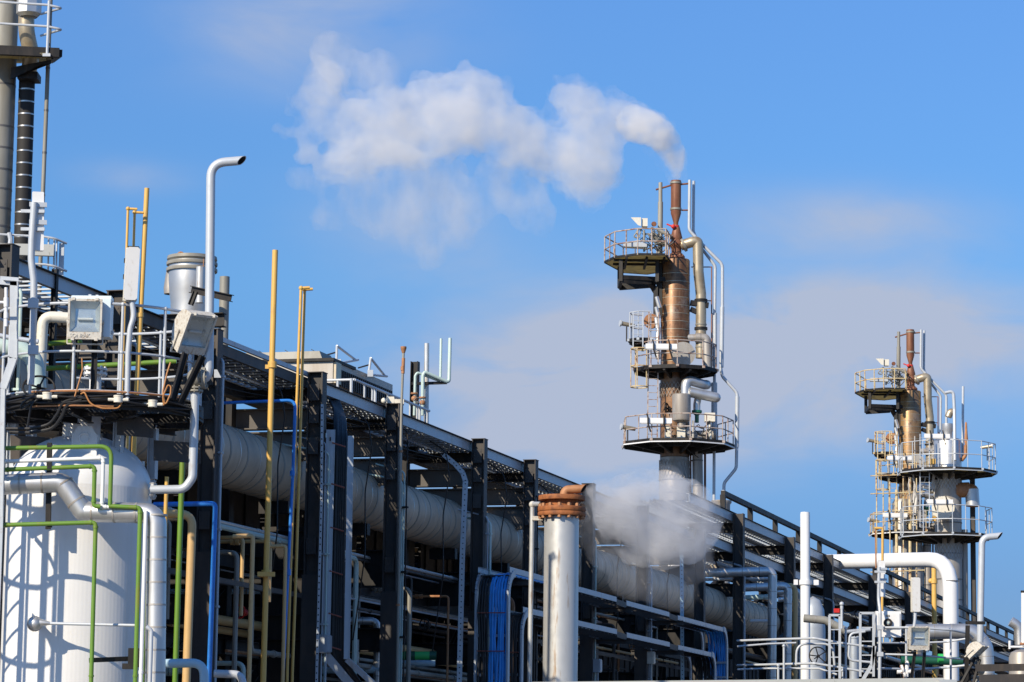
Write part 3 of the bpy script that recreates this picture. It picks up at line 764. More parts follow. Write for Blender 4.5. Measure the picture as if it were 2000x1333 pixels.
# ------------------------------------------------------------------ white vessel with its access platform
VY = 33.7
def VP(px, py, dY=0.0): return P(px, py, VY, dY)
def near(px, py, d): return P(px, py, VY - d)
vc = VP(149, 1150); vr = U(141, VY)
zs = VP(149, 958).z; ztop = VP(149, 850).z
ves = thing('process_vessel', 'tall white ribbed vessel with a domed head under the nearest platform', 'vessel', drop(vc))
b = MB(); prof = [(vr, 0), (vr, zs)]
b.lathe(drop(vc), [(vr, 0)] + [(vr, zs * i / 12) for i in range(1, 13)], 72); part('shell', b, M['vessel'], ves)
b = MB(); hh = ztop - zs
b.lathe(drop(vc), [(vr * math.cos(a), zs + hh * math.sin(a)) for a in [PI / 2 * i / 14 for i in range(15)]], 72); dome = part('domed_head', b, M['white'], ves)
b = MB(); b.cyl(drop(vc, zs + hh * .82), drop(vc, VP(149, 800).z), U(37, VY), n=32); b.cyl(drop(vc, VP(149, 806).z), drop(vc, VP(149, 798).z), U(46, VY), n=32); part('top_nozzle', b, M['white'], ves)
# lifting lug facing us
b = MB(); lp = near(164, 884, .63)
pl = [(-.13, -.12), (.13, -.12), (.13, .20), (.07, .29), (-.07, .29), (-.13, .20)]
b.prism([lp + Vector((x, 0, z)) for x, z in pl], (0, .03, 0))
b.torus(lp + Vector((0, -.005, .16)), (0, 1, 0), .055, .012, 20, 6)
b.box(lp + Vector((-.13, .12, .05)), .02, .25, .3); b.box(lp + Vector((.13, .12, .05)), .02, .25, .3)
part('lifting_lug', b, M['white'], ves)
b = MB(); nz = VP(276, 957); b.cyl(VP(245, 958), nz, U(12, VY), n=20); b.flange(VP(290, 957), (1, 0, 0), U(20, VY), .03, 8); part('side_nozzle', b, M['white'], ves)
# platform
pc = VP(190, 806); pr = U(206, VY); dz = pc.z
plat = part('access_platform', MB().torus(pc - Zu * .06, Zu, pr, .02, 48, 8), M['steel2'], ves)
WL[plat.name] = WL[ves.name]
b = MB(); x = -pr
while x < pr:                                                    # bar grating, open over the vessel nozzle
    h_ = math.sqrt(max(0, pr * pr - x * x))
    b.bar(pc + Vector((x, -h_, -.015)), pc + Vector((x, h_, -.015)), .006, .03); x += .05
x = -pr
while x < pr:
    h_ = math.sqrt(max(0, pr * pr - x * x))
    if h_ > .05: b.bar(pc + Vector((-h_, x, 0)), pc + Vector((h_, x, 0)), .008, .01)
    x += .10
part('grating', b, M['steel'], plat)
b = MB()
b.lathe(pc, [(pr + .01, -.10), (pr + .01, .07), (pr - .005, .07), (pr - .005, -.10), (pr + .01, -.10)], 64, smooth=True); part('kick_plate', b, M['steel2'], plat)
b = MB()
for i in range(10):
    a = 2 * PI * i / 10 + .2; e_ = Vector((math.cos(a), math.sin(a), 0))
    b.ibeam(pc + e_ * .25 - Zu * .10, pc + e_ * (pr - .02) - Zu * .10, .11, .06, .01)
b.torus(pc - Zu * .11, Zu, pr * .62, .03, 40, 4)
part('support_frame', b, M['steel2'], plat)
b = MB()
for (px, dd_) in ((232, -.35), (300, .15), (62, .3), (25, -.1)):
    p_ = P(px, 830, VY + dd_); q_ = drop(p_, VP(0, 930).z); b = MB(); b.ibeam(Vector((p_.x, p_.y, dz - .12)), q_, .10, .08, .01, N); part('bracket_post', b, M['rail'], plat)
# bent plates hanging below the deck
b = MB()
for (x0, x1, y0, y1, d) in ((228, 300, 812, 850, .55), (300, 392, 860, 900, .3), (20, 112, 850, 905, .2)):
    b = MB(); b.hexa([near(x0, y1, d), near(x1, y1 + 6, d), near(x1, y1 + 6, d - .02), near(x0, y1, d - .02)], [near(x0, y0, d), near(x1, y0 + 6, d), near(x1, y0 + 6, d - .02), near(x0, y0, d - .02)]); part('skirt_plate', b, M['steel'], plat)
for lev, tw in ((1.06, .0165), (.53, .0145), (.10, .012)):
    b = MB()
    b.torus(pc + Zu * lev, Zu, pr - .03, tw, 64, 8, 0, rad(-205), rad(112), Vector((1, 0, 0)))
    part('handrail', b, M['rail'], plat)
for a in range(-200, 112, 26):
    e_ = Vector((math.cos(rad(a)), math.sin(rad(a)), 0)) * (pr - .03)
    b = MB(); b.tube([pc + e_, pc + e_ + Zu * 1.06], .0165, 10); b.sphere(pc + e_ + Zu * 1.06, .026); b.sphere(pc + e_ + Zu * .53, .024); b.box(pc + e_ + Zu * .03, .06, .06, .06); part('rail_post', b, M['rail'], plat)
# ------------------------------------------------------------------ stuff round the platform edge
b = MB()
edge_a = lambda a, z, rr=0: pc + Vector((math.cos(rad(a)) * (pr + .03 + rr), math.sin(rad(a)) * (pr + .03 + rr), z))
for zz_, rr_, tw in ((.055, .0, .013), (.03, .015, .012), (.0, .0, .012), (-.03, .018, .013), (-.055, .005, .011), (.012, .03, .01)):
    b.tube([edge_a(a, zz_ + .018 * math.sin(a * .11 + zz_ * 90), rr_) for a in range(-175, -12, 4)], tw, 7)
b.tube(fillet([near(20, 845, 1.0), near(60, 846, 1.1), near(105, 838, 1.15), near(122, 812, 1.18), near(130, 790, 1.2), near(160, 782, 1.22)], .2), .02, 8)
b.tube(fillet([near(10, 838, 1.0), near(60, 838, 1.1), near(98, 830, 1.15), near(114, 806, 1.18), near(122, 786, 1.2), near(150, 778, 1.22)], .2), .018, 8)
b.tube(fillet([near(90, 782, 1.12), near(60, 775, 1.12), near(42, 790, 1.1), near(40, 800, 1.08), near(70, 782, 1.1), near(100, 776, 1.15)], .15), .012, 7)
b.tube(fillet([near(88, 776, 1.12), near(62, 786, 1.12), near(56, 820, 1.1), near(52, 846, 1.08)], .15), .012, 7)
solo('power_cables', b, M['cable'], 'loose black cables strung round the edge of the nearest platform', 'cables')
b = MB(); b.tube(fillet([near(158, 770, 1.25), near(165, 766, 1.27), near(176, 790, 1.28), near(200, 798, 1.28), near(232, 798, 1.27), near(238, 786, 1.25)], .15, 5), .009, 8)
b.tube(fillet([near(160, 700, 1.22), near(161, 724, 1.23), near(146, 775, 1.26)], .1), .008, 8)
solo('orange_cord', b, M['copper'], 'thin orange cord looping from the front floodlight to a junction box', 'cord')
b = MB(); b.tube(fillet([near(333, 708, 1.0), near(326, 730, 1.02), near(318, 765, 1.04), near(322, 795, 1.05), near(333, 770, 1.05), near(334, 755, 1.05), near(328, 752, 1.05), near(318, 775, 1.05), near(320, 792, 1.05)], .1), .009, 8)
solo('orange_cord', b, M['copper'], 'orange cord hanging in a loop below the tilted floodlight', 'cord')
b = MB(); b.tube([edge_a(a, .085, .01) for a in range(-118, -30, 4)], .012, 6); b.tube([edge_a(a, -.075, .01) for a in range(-118, -70, 4)], .01, 6)
solo('conduit', b, M['rustp'], 'rusty conduit bent along the rim of the nearest platform', 'conduit')
for (px, py, lb) in ((231, 781, 'small grey junction box on the platform rim, under the floodlights'), (298, 790, 'small grey junction box farther along the platform rim'), (92, 775, 'small junction box at the near end of the platform cables')):
    b = MB(); c_ = near(px, py, 1.26 if px < 290 else 1.0); b.cyl(c_ - Zu * .03, c_ + Zu * .03, .05, n=14); b.cyl(c_ + Zu * .03, c_ + Zu * .045, .053, n=14)
    for s_ in (-1, 1): b.cyl(c_ + Vector((s_ * .04, 0, 0)), c_ + Vector((s_ * .11, 0, 0)), .018, n=8)
    solo('junction_box', b, M['cream'], lb, 'junction box', 'junction boxes on the platform rim')
# handwheel
def handwheel(name, label, c, axis, r, m='steel2', spokes=4):
    b = MB(); b.torus(c, axis, r, r * .07, 28, 8)
    ax = Vector(axis).normalized(); a_ = ax.orthogonal().normalized(); b_ = ax.cross(a_)
    for i in range(spokes):
        e_ = a_ * math.cos(2 * PI * i / spokes + .4) + b_ * math.sin(2 * PI * i / spokes + .4)
        b.bar(c, c + e_ * r, r * .11, r * .06, ax)
    b.cyl(c - ax * r * .12, c + ax * r * .16, r * .16, n=10); b.cyl(c + ax * r * .05, c - ax * r * 1.2, r * .06, n=8)
    return solo(name, b, M[m], label, 'valve wheel')
handwheel('handwheel', 'black handwheel lying tilted on the nearest platform', near(76, 757, .9), (.15, -1, .75), U(30, VY))
# ladder stringer at the left edge
b = MB(); LY = 32.2
def lb_(px, py): return P(px, py, LY)
for (a_, c_) in (((0, 548), (36, 551)), ((28, 551), (27, 700)), ((27, 700), (6, 760)), ((6, 760), (2, 1010))):
    p_, q_ = lb_(*a_), lb_(*c_); k_ = .055 if c_[1] > 800 else .09; b.bar(p_, q_, k_, .03, (0, 1, 0)); b.bar(p_ + Vector((k_ * .45, -.02, 0)), q_ + Vector((k_ * .45, -.02, 0)), .010, .07, (0, 1, 0))
q_ = lb_(2, 1010); b.bar(q_, drop(q_), .05, .03, (0, 1, 0))
LD = thing('access_ladder', 'grey galvanised ladder rail cut by the left edge of the picture', 'ladder', drop(lb_(0, 1010)))
part('side_rail', b, M['rail'], LD)
b = MB()
lx = lambda px, z: Vector((P(px, 900, 32.0).x, 32.0, z))
zt = P(0, 560, 32).z + .5
for px in (-218, -140): b.bar(lx(px, 0), lx(px, zt), .07, .05, (0, 1, 0))
part('side_rail', b, M['rail'], LD)
b = MB(); z = 2.4
while z < zt: b.bar(lx(-218, z), lx(-140, z), .025, .025); z += .30
part('rung', b, M['rail'], LD)
b = MB(); z = 3.4
cage = []
while z < zt:
    arc = [lx(-179, z) + Vector((.42 * math.cos(a), -.75 * math.sin(a), 0)) for a in [PI * i / 12 for i in range(13)]]
    for p_, q_ in zip(arc[:-1], arc[1:]): b.bar(p_, q_, .012, .06)
    cage.append(arc); z += .85
for i in (1, 4, 6, 8, 11): b.bar(cage[0][i], cage[-1][i], .012, .05, (1, 0, 0))
part('cage', b, M['rail'], LD)
pipe('vent_tee', 'small white pipe tee beside the ladder rail', [P(12, 562, 32.0), P(12, 638, 32.0)], .018, 'white', extra=lambda b: (b.tube([P(-30, 591, 32.0), P(12, 591, 32.0)], .016, 10), b.cyl(P(12, 582, 32), P(12, 600, 32), .027), b.cyl(P(12, 612, 32), P(12, 622, 32), .026)))
# lamp mast with its tube lamp seen from behind
mp = [near(67, 396, 1.22), near(62, 470, 1.22), near(61, 508, 1.22), near(66, 548, 1.22), near(66, 600, 1.22), near(60, 752, 1.22)]
pipe('lamp_mast', 'bent grey lamp mast clamped to the platform rail', mp, U(7, 32.5), 'rail', 'mast', fr=.5, extra=lambda b: [b.box(near(65, y, 1.26), .11, .05, .10) for y in (593, 684)] + [b.box(near(64, y, 1.2), .26, .03, .035) for y in (413, 448)])
tube_light('grimy tube lamp seen from behind on the bent mast', near(74, 434, 1.12), U(23, 32.6), U(118, 32.6), .12, rad(190), True, tiltx=.03)
tube_light('upright tube lamp with a milky diffuser beside the tall yellow pole', near(257, 536, 1.1), U(27, 32.6), U(108, 32.6), .16, rad(12), False, tiltx=.03)
pipe('lamp_mast', 'grey conduit mast under the milky tube lamp', [near(258, 590, 1.1), near(262, 618, 1.1), near(254, 642, 1.1), near(250, 690, 1.1), near(248, 788, 1.1)], U(5.5, 32.6), 'rail', 'mast', fr=.4)
# floodlights
def legs(c1, c2, b1, b2): return ((c1, b1), (c2, b2))
fa = near(166, 624, 1.25)
floodlight('square floodlight facing the camera on two black legs, lettered at its lower edge', fa, U(66, 32.4), U(80, 32.4), rad(4), rad(3),
           legs(near(146, 662, 1.05), near(186, 662, 1.05), near(142, 772, 1.1), near(182, 772, 1.1)), 'SONPAK')
cab = thing('control_box', 'pale blue control box right behind the square floodlight', 'box', near(180, 664, 1.0))
b = MB(); b.box(near(180, 621, 1.0), U(78, 32.7), .22, U(82, 32.7)); part('cabinet', b, M['palec'], cab)
b = MB(); b.box(near(180, 621, 1.13), U(72, 32.6), .03, U(76, 32.6)); part('cover', b, M['palec'], cab)
b = MB()
for (px, py) in ((219, 592), (219, 650), (142, 582), (190, 580), (176, 579)): b.box(near(px, py, 1.0), .03, .05, .035)
part('latch', b, M['rail'], cab)
floodlight('floodlight tilted steeply down to the right on splayed black legs', near(384, 652, .75), U(62, 32.9), U(86, 32.9), rad(38), rad(34),
           legs(near(362, 690, .8), near(396, 696, .8), near(338, 780, .9), near(352, 788, .85)))
# ------------------------------------------------------------------ process pipes in front of the vessel
ins = pipe('insulated_pipe', 'silver lagged pipe stepping down across the white vessel', [P(-30, 950, 32.5), P(5, 947, 32.5), P(122, 942, 32.5), P(163, 1000, 32.5), P(168, 1000, 32.5), P(306, 1003, 32.4), P(303, 1333, 32.4), drop(P(303, 1333, 32.4))], U(20, 32.5), 'silver', fr=.15, n=20, seams=.24)
def gp(name, label, pts, r, m, fr=.08, cat='pipe', Y=32.3, elbows=True, **kw):
    w3 = [P(x, y, Y) for x, y in pts]
    w3.append(drop(w3[-1])) if pts[-1][1] > 1300 else None
    def ex(b):
        if elbows:
            for q_ in w3[1:-1]:
                for z_ in (w3[w3.index(q_) - 1], w3[w3.index(q_) + 1]):
                    d_ = (z_ - q_); L_ = d_.length; d_.normalize()
                    if L_ > fr * 2.2: b.cyl(q_ + d_ * fr * .9, q_ + d_ * fr * 1.35, r * 1.22, n=12)
    return pipe(name, label, w3, r, m, cat, fr=fr, extra=ex, **kw)
g8 = U(4.4, 32.3)
gp('pipe', 'uppermost green pipe with a wide bend across the vessel dome', [(-20, 878), (10, 876), (218, 872), (215, 988)], g8, 'green', .13, elbows=False)
gp('pipe', 'green pipe stepping right below the wide bend and running down', [(213, 989), (274, 992), (264, 1330)], g8, 'green', .045)
gp('pipe', 'green pipe under the thin white one, elbow beside the lagged pipe', [(-20, 920), (6, 918), (185, 911), (183, 989), (196, 990)], g8, 'green', .045)
gp('pipe', 'lowest green pipe turning straight down over the vessel', [(-20, 1028), (3, 1026), (187, 1021), (178, 1330)], g8, 'green', .045, Y=32.25)
gp('pipe', 'dark green pipe running down close beside the thin white pipe', [(288, 1008), (282, 1330)], g8, 'green', Y=32.45)
gp('pipe', 'thin white pipe between the two upper green pipes', [(-20, 903), (6, 902), (202, 895), (199, 990), (214, 991)], U(3.8, 32.3), 'white', .035, Y=32.34)
gp('pipe', 'thin white pipe running down between two green pipes', [(285, 998), (275, 1330)], U(4, 32.3), 'white', Y=32.28)
b = MB(); b.bar(P(97, 868, 32.62), P(94, 1034, 32.62), .055, .05, (0, 1, 0))
for y in (870, 912, 1026): b.box(P(97, y, 32.3), .05, .05, .05)
solo('support_bar', b, M['steel2'], 'black upright bar carrying the green pipes before the vessel', 'bracket')
b = MB(); b.bar(P(176, 1290, 32.36), P(252, 1287, 32.6), .06, .05); b.box(P(262, 1285, 32.6), .12, .1, .2); b.box(P(252, 1302, 32.5), .14, .06, .06)
solo('pipe_bracket', b, M['steel2'], 'black bracket holding the green pipes low on the vessel', 'bracket')
gv = thing('level_gauge', 'round silver instrument head on the vessel with a thin rod', 'gauge', P(68, 1240, 32.7))
b = MB(); c_ = P(68, 1219, 32.62)
b.sphere(c_, U(14.5, 32.6), 20); b.lathe(c_, [(U(14.8, 32.6), -.02), (U(15.4, 32.6), 0), (U(14.8, 32.6), .02)], 20, axis=(.3, -1, .2)); b.tube([c_ + Vector((.04, 0, .01)), P(84, 1217, 32.6), P(98, 1218, 32.6)], .02, 10, rr=[.055, .035, .018])
b.cyl(c_, c_ + Vector((0, .3, 0)), .035); part('gauge_head', b, M['silver'], gv)
b = MB(); b.tube([P(96, 1218, 32.6), P(266, 1222, 32.5)], U(3.0, 32.6), 10); part('rod', b, M['greyp'], gv)
gp('pipe', 'small bent grey tube beside the lagged riser', [(286, 1224), (296, 1232), (293, 1330)], U(4, 32.3), 'greyp', .05, Y=32.2, elbows=False)
# vent with valve
vt = thing('vent_pipe', 'tall grey vent pipe with a bent open mouth above the vessel', 'vent pipe', P(410, 745, 33.2))
Yv = 33.2; vr_ = U(9, Yv)
b = MB(); pth = fillet([P(384, 741, Yv), P(404, 740, Yv), P(408, 720, Yv), P(412, 319, Yv), P(472, 314, Yv)], [.1, .12, .21], 8)
b.tube(pth, vr_, 20, 0, hole=1, endn=(1, -.55, -.7)); part('stack', b, [M['greyp'], M['dark']], vt)
b = MB(); b.flange(P(400, 739, Yv), (1, 0, .05), U(22, Yv), .02, 8); b.flange(P(396, 739, Yv), (1, 0, .05), U(22, Yv), .02, 8); b.sphere(P(383, 738, Yv), U(19, Yv)); b.cyl(P(384, 722, Yv), P(384, 705, Yv), U(11, Yv), U(6, Yv)); b.flange(P(381, 758, Yv), Zu, U(16, Yv), .02, 8); b.flange(P(381, 764, Yv), Zu, U(16, Yv), .02, 8); part('valve', b, [M['towo']], vt)
b = MB(); b.tube(fillet([P(381, 766, Yv), P(376, 934, Yv), P(360, 956, Yv), P(294, 957, Yv)], .13, 8), U(8.5, Yv), 16); part('drain_leg', b, M['greyp'], vt)
b = MB(); b.flange(P(299, 957, Yv + .3), (1, 0, 0), U(20, Yv), .03, 8); part('flange', b, M['silver'], vt)
# poles and risers behind the vessel
def pole(name, label, top, bot, Y, rpx, m, hooks=None, ex=None, grp=None):
    a_ = P(*top, Y); z_ = drop(P(*bot, Y))
    z_ = Vector((a_.x, a_.y, 0)) if abs(bot[0] - top[0]) < 0 else z_
    pts = [a_, P(*bot, Y), z_]
    def e2(b):
        if ex: ex(b)
    return pipe(name, label, pts, U(rpx, Y), m, 'pipe', grp, fr=.3, extra=e2)
def clampb(px, py, Y, rpx, b): b.cyl(P(px, py - 6, Y), P(px, py + 6, Y), U(rpx, Y), n=14); b.box(P(px - 8, py + 4, Y), U(12, Y), .05, U(8, Y))
pole('pipe', 'tall yellow pipe standing behind the milky tube lamp', (287, 368), (262, 870), 36.2, 5.0, 'yellow', ex=lambda b: (b.cyl(P(274, 612, 36.2), P(274, 620, 36.2), U(7, 36.2)),))
def hook(label, x0, y0, x1, Yh, xb, yb, rp=2.6):
    Yh = Yh
    def e(b): b.sphere(P(x0, y0, Yh), U(rp * 1.7, Yh), 10)
    pipe('pipe', label, [P(x1, y0 + 1, Yh), P(x0, y0, Yh), P(xb, yb, Yh), drop(P(xb, yb, Yh))], U(rp, Yh), 'yellow', fr=.03, extra=e)
hook('thin yellow hooked pipe leftmost of a pair behind the tube lamp', 250, 408, 268, 36.0, 243, 620)
hook('thin yellow hooked pipe joining the tall yellow pipe', 263, 415, 281, 36.1, 256, 640)
def y4(b):
    clampb(532, 713, 43.2, 9, b); clampb(520, 1120, 43.2, 10, b); b.box(P(520, 1122, 43.1), U(34, 43), .05, U(9, 43))
pole('pipe', 'tall ochre pole rising well above the rack in front of the duct', (537.5, 489), (514, 1330), 43.2, 5.8, 'yellow', ex=y4)
def hp(b): b.sphere(P(589, 563, 45), U(5, 45)); b.sphere(P(596, 566, 45), U(5, 45))
pipe('pipe', 'left thin yellow pipe of a tall pair hooked at the top', [P(605, 562, 45), P(588, 563, 45), P(567, 1125, 45), P(561, 1310, 45), drop(P(561, 1310, 45))], U(2.9, 45), 'yellow', fr=.04, extra=lambda b: b.sphere(P(588, 563, 45), U(4.6, 45)))
pipe('pipe', 'right thin yellow pipe of the tall hooked pair', [P(611, 565, 45.1), P(595, 566, 45.1), P(578, 1125, 45.1), P(571, 1310, 45.1), drop(P(571, 1310, 45.1))], U(2.9, 45), 'yellow', fr=.04, extra=lambda b: b.sphere(P(595, 566, 45.1), U(4.6, 45)))
def riser(label, pts, Y, rpx, m, fr=.06, **kw):
    w3 = [P(x, y, Y) for x, y in pts]; w3.append(drop(w3[-1]))
    return pipe('pipe', label, w3, U(rpx, Y), m, 'pipe', fr=fr, **kw)
riser('thick tan pipe bending down behind the dark green riser', [(300, 1003), (376, 1005), (364, 1330)], 38.5, 8.5, 'tanp', .16)
riser('dark green riser pipe right of the white vessel', [(357, 880), (342, 1330)], 36.5, 5.6, 'green')
riser('tan riser pipe with an elbow left of the ochre pole', [(455, 1048), (494, 1047), (486, 1330)], 42, 4.6, 'tanp', .05)
riser('thin tan riser pipe with an elbow right of the ochre pole', [(517, 1068), (558, 1067), (552, 1330)], 44.4, 3.8, 'tanp', .05)
riser('bright blue pipe turning down beside the rack column', [(300, 986), (421, 984), (408, 1330)], 39.5, 5.0, 'blue', .06)
def b2c(b): b.cyl(P(571, 920, 44.7), P(571, 930, 44.7), U(5, 44.7)); b.cyl(P(563, 1112, 44.7), P(563, 1124, 44.7), U(5.5, 44.7))
pipe('pipe', 'long thin blue pipe hanging beside the hooked yellow pair', [P(393, 810, 44.7), P(396, 789, 44.7), P(577, 782, 44.7), P(572, 925, 44.7), P(552, 1330, 44.7), drop(P(552, 1330, 44.7))], U(3.2, 44.7), 'blue', fr=.12, extra=b2c)
riser('fat pale blue pipe bending down at the bottom edge', [(300, 1297), (398, 1295), (399, 1345)], 36, 9, 'pale', .16)
riser('grey bent pipe at the bottom edge right of the pale blue one', [(418, 1316), (472, 1318), (476, 1350)], 40, 8, 'greyp', .15)
pole('pipe', 'orange topped tan stub pipe behind the vent drain leg', (326, 932), (324, 985), 37.5, 4, 'yellow')
pipe('pipe', 'bright green pipe passing behind the platform rail', [P(60, 722, 37), P(130, 718, 37), P(345, 706, 37)], U(5, 37), 'green')
pipe('pipe', 'second green pipe behind the floodlights', [P(95, 672, 38), P(160, 667, 38)], U(5, 38), 'green')
pipe('insulated_pipe', 'pale lagged elbow behind the square floodlight', [P(78, 740, 36.5), P(84, 618, 36.5), P(140, 622, 36.5), P(200, 624, 36.5)], U(11, 36.5), 'cream', fr=.12, n=18)
pipe('insulated_pipe', 'fat pale pipe entering behind the ladder rail', [P(-40, 668, 36), P(40, 682, 36), P(68, 700, 36), P(74, 760, 36)], U(17, 36), 'teal', fr=.25, n=20)
pipe('pipe', 'thin pale blue pipe above the fat pale pipe', [P(-40, 648, 35.6), P(20, 660, 35.6), P(75, 668, 35.6)], U(5, 35.6), 'greyp', n=12)
b = MB()
for (px, py, h_) in ((176, 735, 60), (183, 668 + 60, 40)):
    pass
b.cyl(near(186, 800, .3), near(186, 728, .3), U(12, 33)); b.flange(near(186, 731, .3), Zu, U(24, 33), .025, 8); b.flange(near(186, 722, .3), Zu, U(24, 33), .025, 8); b.cyl(near(160, 795, .5), near(160, 770, .5), U(9, 33), U(6, 33)); b.box(near(175, 770, .4), .22, .12, .10)
solo('flanged_nozzle', b, M['white'], 'white flanged nozzle standing on the nearest platform', 'nozzle')
# pale perforated bracket plate etc. by the vent
b = MB(); b.hexa([P(418, 738, 34), P(432, 738, 34), P(432, 738, 34.3), P(418, 738, 34.3)], [P(418, 722, 34), P(424, 722, 34), P(424, 722, 34.3), P(418, 722, 34.3)])
solo('support_shoe', b, M['rail'], 'small pale triangular shoe beside the vent valve', 'bracket')
# ------------------------------------------------------------------ things on top of the rack
DY_ = 46.5
dr = thing('silver_drum', 'silver drum with a ringed lid and lifting eye on top of the rack', 'drum', P(373, 600, DY_))
c_ = P(373, 592, DY_); r_ = U(47, DY_); h_ = P(373, 506, DY_).z - c_.z
b = MB(); b.lathe(c_, [(r_ * .84, -h_ * .5), (r_ * .86, 0), (r_ * .93, h_ * .25), (r_ * .97, h_ * .5), (r_ * .98, h_ * .78), (r_ * .98, h_ * .98)], 40); part('shell', b, M['silver'], dr)
b = MB()
for f_ in (.70, .84): b.lathe(c_ + Zu * h_ * f_, [(r_ * .98, 0), (r_ * 1.07, .0), (r_ * 1.08, .03), (r_ * 1.07, .05), (r_ * .98, .05)], 40)
part('clamp_ring', b, M['towo'], dr)
b = MB(); b.lathe(c_ + Zu * h_ * .97, [(r_ * .98, -.03), (r_ * 1.06, 0), (r_ * 1.04, .05), (r_ * .6, .07), (0.001, .075)], 40); part('lid', b, M['towo'], dr)
b = MB(); b.torus(P(353, 499, DY_ - .1), (0, 1, .1), U(6, DY_), U(1.8, DY_), 16, 6); part('lifting_eye', b, M['rustp'], dr)
b = MB()
for dx in (25, 32): b.tube([P(373 + dx, 506, DY_ - .42), P(370 + dx, 560, DY_ - .4)], .008, 6)
part('tie_rod', b, M['rustp'], dr)
b = MB(); b.lathe(P(334, 575, DY_ + .1), [(U(14, DY_), 0), (U(15, DY_), .1), (U(10, DY_), U(52, DY_))], 20); part('side_shell', b, M['towg'], dr)
pipe('pipe', 'short silver pipe standing close against the silver drum', [P(392, 522, DY_ - .8), P(390, 592, DY_ - .8)], U(8.5, DY_), 'silver2')
pipe('vent_pipe', 'weathered grey stub pipe behind the tall bent vent', [P(439, 541, 45.5), P(436, 668, 45.5), drop(P(436, 668, 45.5), ZT)], U(10, 45.5), 'towo', 'vent pipe', hole=False)
b = MB(); b.ibeam(P(374, 566, 45.2), P(452, 583, 44.8), .11, .10, .012); b.ibeam(P(382, 570, 45.0), P(372, 596, 45.0), .07, .06, .01, N)
solo('pipe_support', b, M['steel2'], 'dark bracket tying the stub pipe to the drum', 'bracket')

# air cooler
ac = thing('air_cooler', 'tan fin fan cooler box with louvred side on top of the rack', 'air cooler', RW(650, 752, .85))
sc0 = S(650, 735, .85); zc0 = RW(650, 748, .85).z; zc1 = RW(650, 702, .85).z; zc2 = RW(620, 690, 1.2).z
scE = S(766, 800, .85)
b = MB(); b.hexa([R(sc0, .85, zc0), R(scE, .85, zc0), R(scE, 3.3, zc0), R(sc0, 3.3, zc0)], [R(sc0, .85, zc1), R(scE, .85, zc1), R(scE, 3.3, zc1), R(sc0, 3.3, zc1)]); part('casing', b, M['towg'], ac)
b = MB(); b.hexa([R(sc0 - .06, .82, zc1 - .03), R(scE - 2.2, .82, zc1 - .03), R(scE - 2.2, 3.3, zc1 - .03), R(sc0 - .06, 3.3, zc1 - .03)], [R(sc0 - .06, .82, zc1 + .02), R(scE - 2.2, .82, zc1 + .02), R(scE - 2.2, 3.3, zc1 + .02), R(sc0 - .06, 3.3, zc1 + .02)])
part('edge_lip', b, M['steel2'], ac)
b = MB(); b.hexa([R(sc0, 1.05, zc1 + .02), R(scE - 2.6, 1.05, zc1 + .02), R(scE - 2.6, 3.3, zc1 + .02), R(sc0, 3.3, zc1 + .02)], [R(sc0 + .05, 1.12, zc1 + .16), R(scE - 2.7, 1.12, zc1 + .16), R(scE - 2.7, 3.2, zc1 + .16), R(sc0 + .05, 3.2, zc1 + .16)])
for i in range(9): b.cyl(R(sc0 + .1, 1.2 + i * .24, zc1 + .15), R(sc0 + .02, 1.2 + i * .24 + .06, zc1 + .19), .006, n=5)
part('fan_deck', b, M['towo'], ac)
b = MB(); n_ = 26
for i in range(n_):
    f_ = sc0 + .35 + (scE - sc0 - .5) * i / (n_ - 1)
    b.bar(R(f_, .82, zc0 - .02), R(f_, .82, zc1 - .14), .03, .03, D)
for i in range(5):
    z_ = zc0 + (zc1 - .14 - zc0) * i / 4; b.bar(R(sc0 + .35, .835, z_), R(scE - .1, .835, z_), .02, .02)
part('fin_panel', b, M['steel'], ac)
b = MB(); b.hexa([R(sc0 + .02, .80, zc0), R(sc0 + .3, .80, zc0), R(sc0 + .3, .85, zc0), R(sc0 + .02, .85, zc0)], [R(sc0 + .02, .80, zc1 - .04), R(sc0 + .3, .80, zc1 - .04), R(sc0 + .3, .85, zc1 - .04), R(sc0 + .02, .85, zc1 - .04)])
part('corner_panel', b, M['tan'], ac)
for (ax, ay, bx, by, cx_, cy_) in ((658, 676, 657, 711, 695, 704), (724, 700, 720, 732, 752, 735)):
    b = MB(); A_, B_, C_ = P(ax, ay, 53.0), P(bx, by, 53.0), P(cx_, cy_, 54.0)
    for p_, q_ in ((A_, B_), (A_, C_), (B_, C_ + (C_ - B_) * .12)): b.tube([p_, q_], .022, 8)
    b.tube([P(ax, ay + 12, 53), P(ax - 24, ay + 19, 53.6)], .014, 6, m=1); b.box(B_ + Vector((.03, 0, .02)), .10, .06, .12)
    part('hinged_bracket', b, [M['rail'], M['steel2']], ac)
# handrail along the rack top
hr = thing('handrail', 'grey tubular handrail along the front edge of the rack top', 'handrail', RW(735, 775, .1))
zh = RW(692, 742, .06).z
b = MB(); s0_ = S(692, 742, .06); s1_ = S(838, 825, .06)
b.tube([R(s0_, .06, zh), R(s1_, .06, zh)], .024, 10); b.tube([R(s0_, .06, zh), R(s0_, 1.2, zh)], .024, 10); [b.tube([R(s0_, x, ZT), R(s0_, x, zh)], .022, 8) for x in (.35, .6, .95, 1.2)]; part('top_rail', b, M['rail'], hr)
for i in range(11):
    b = MB()
    f_ = s0_ + (s1_ - s0_) * i / 10 + (.12 if i % 3 else -.15) * (1 if i < 10 else -1)
    b.tube([R(f_, .06, ZT), R(f_, .06, zh)], .026 if i % 3 == 0 else .017, 8)
    part('upright', b, M['rail'], hr)
b = MB(); c_ = P(763, 782, 51.5); b.box(c_, .12, .1, .11); b.box(P(772, 785, 51.7), .3, .08, .08); b.sphere(P(750, 783, 51.4), .05)
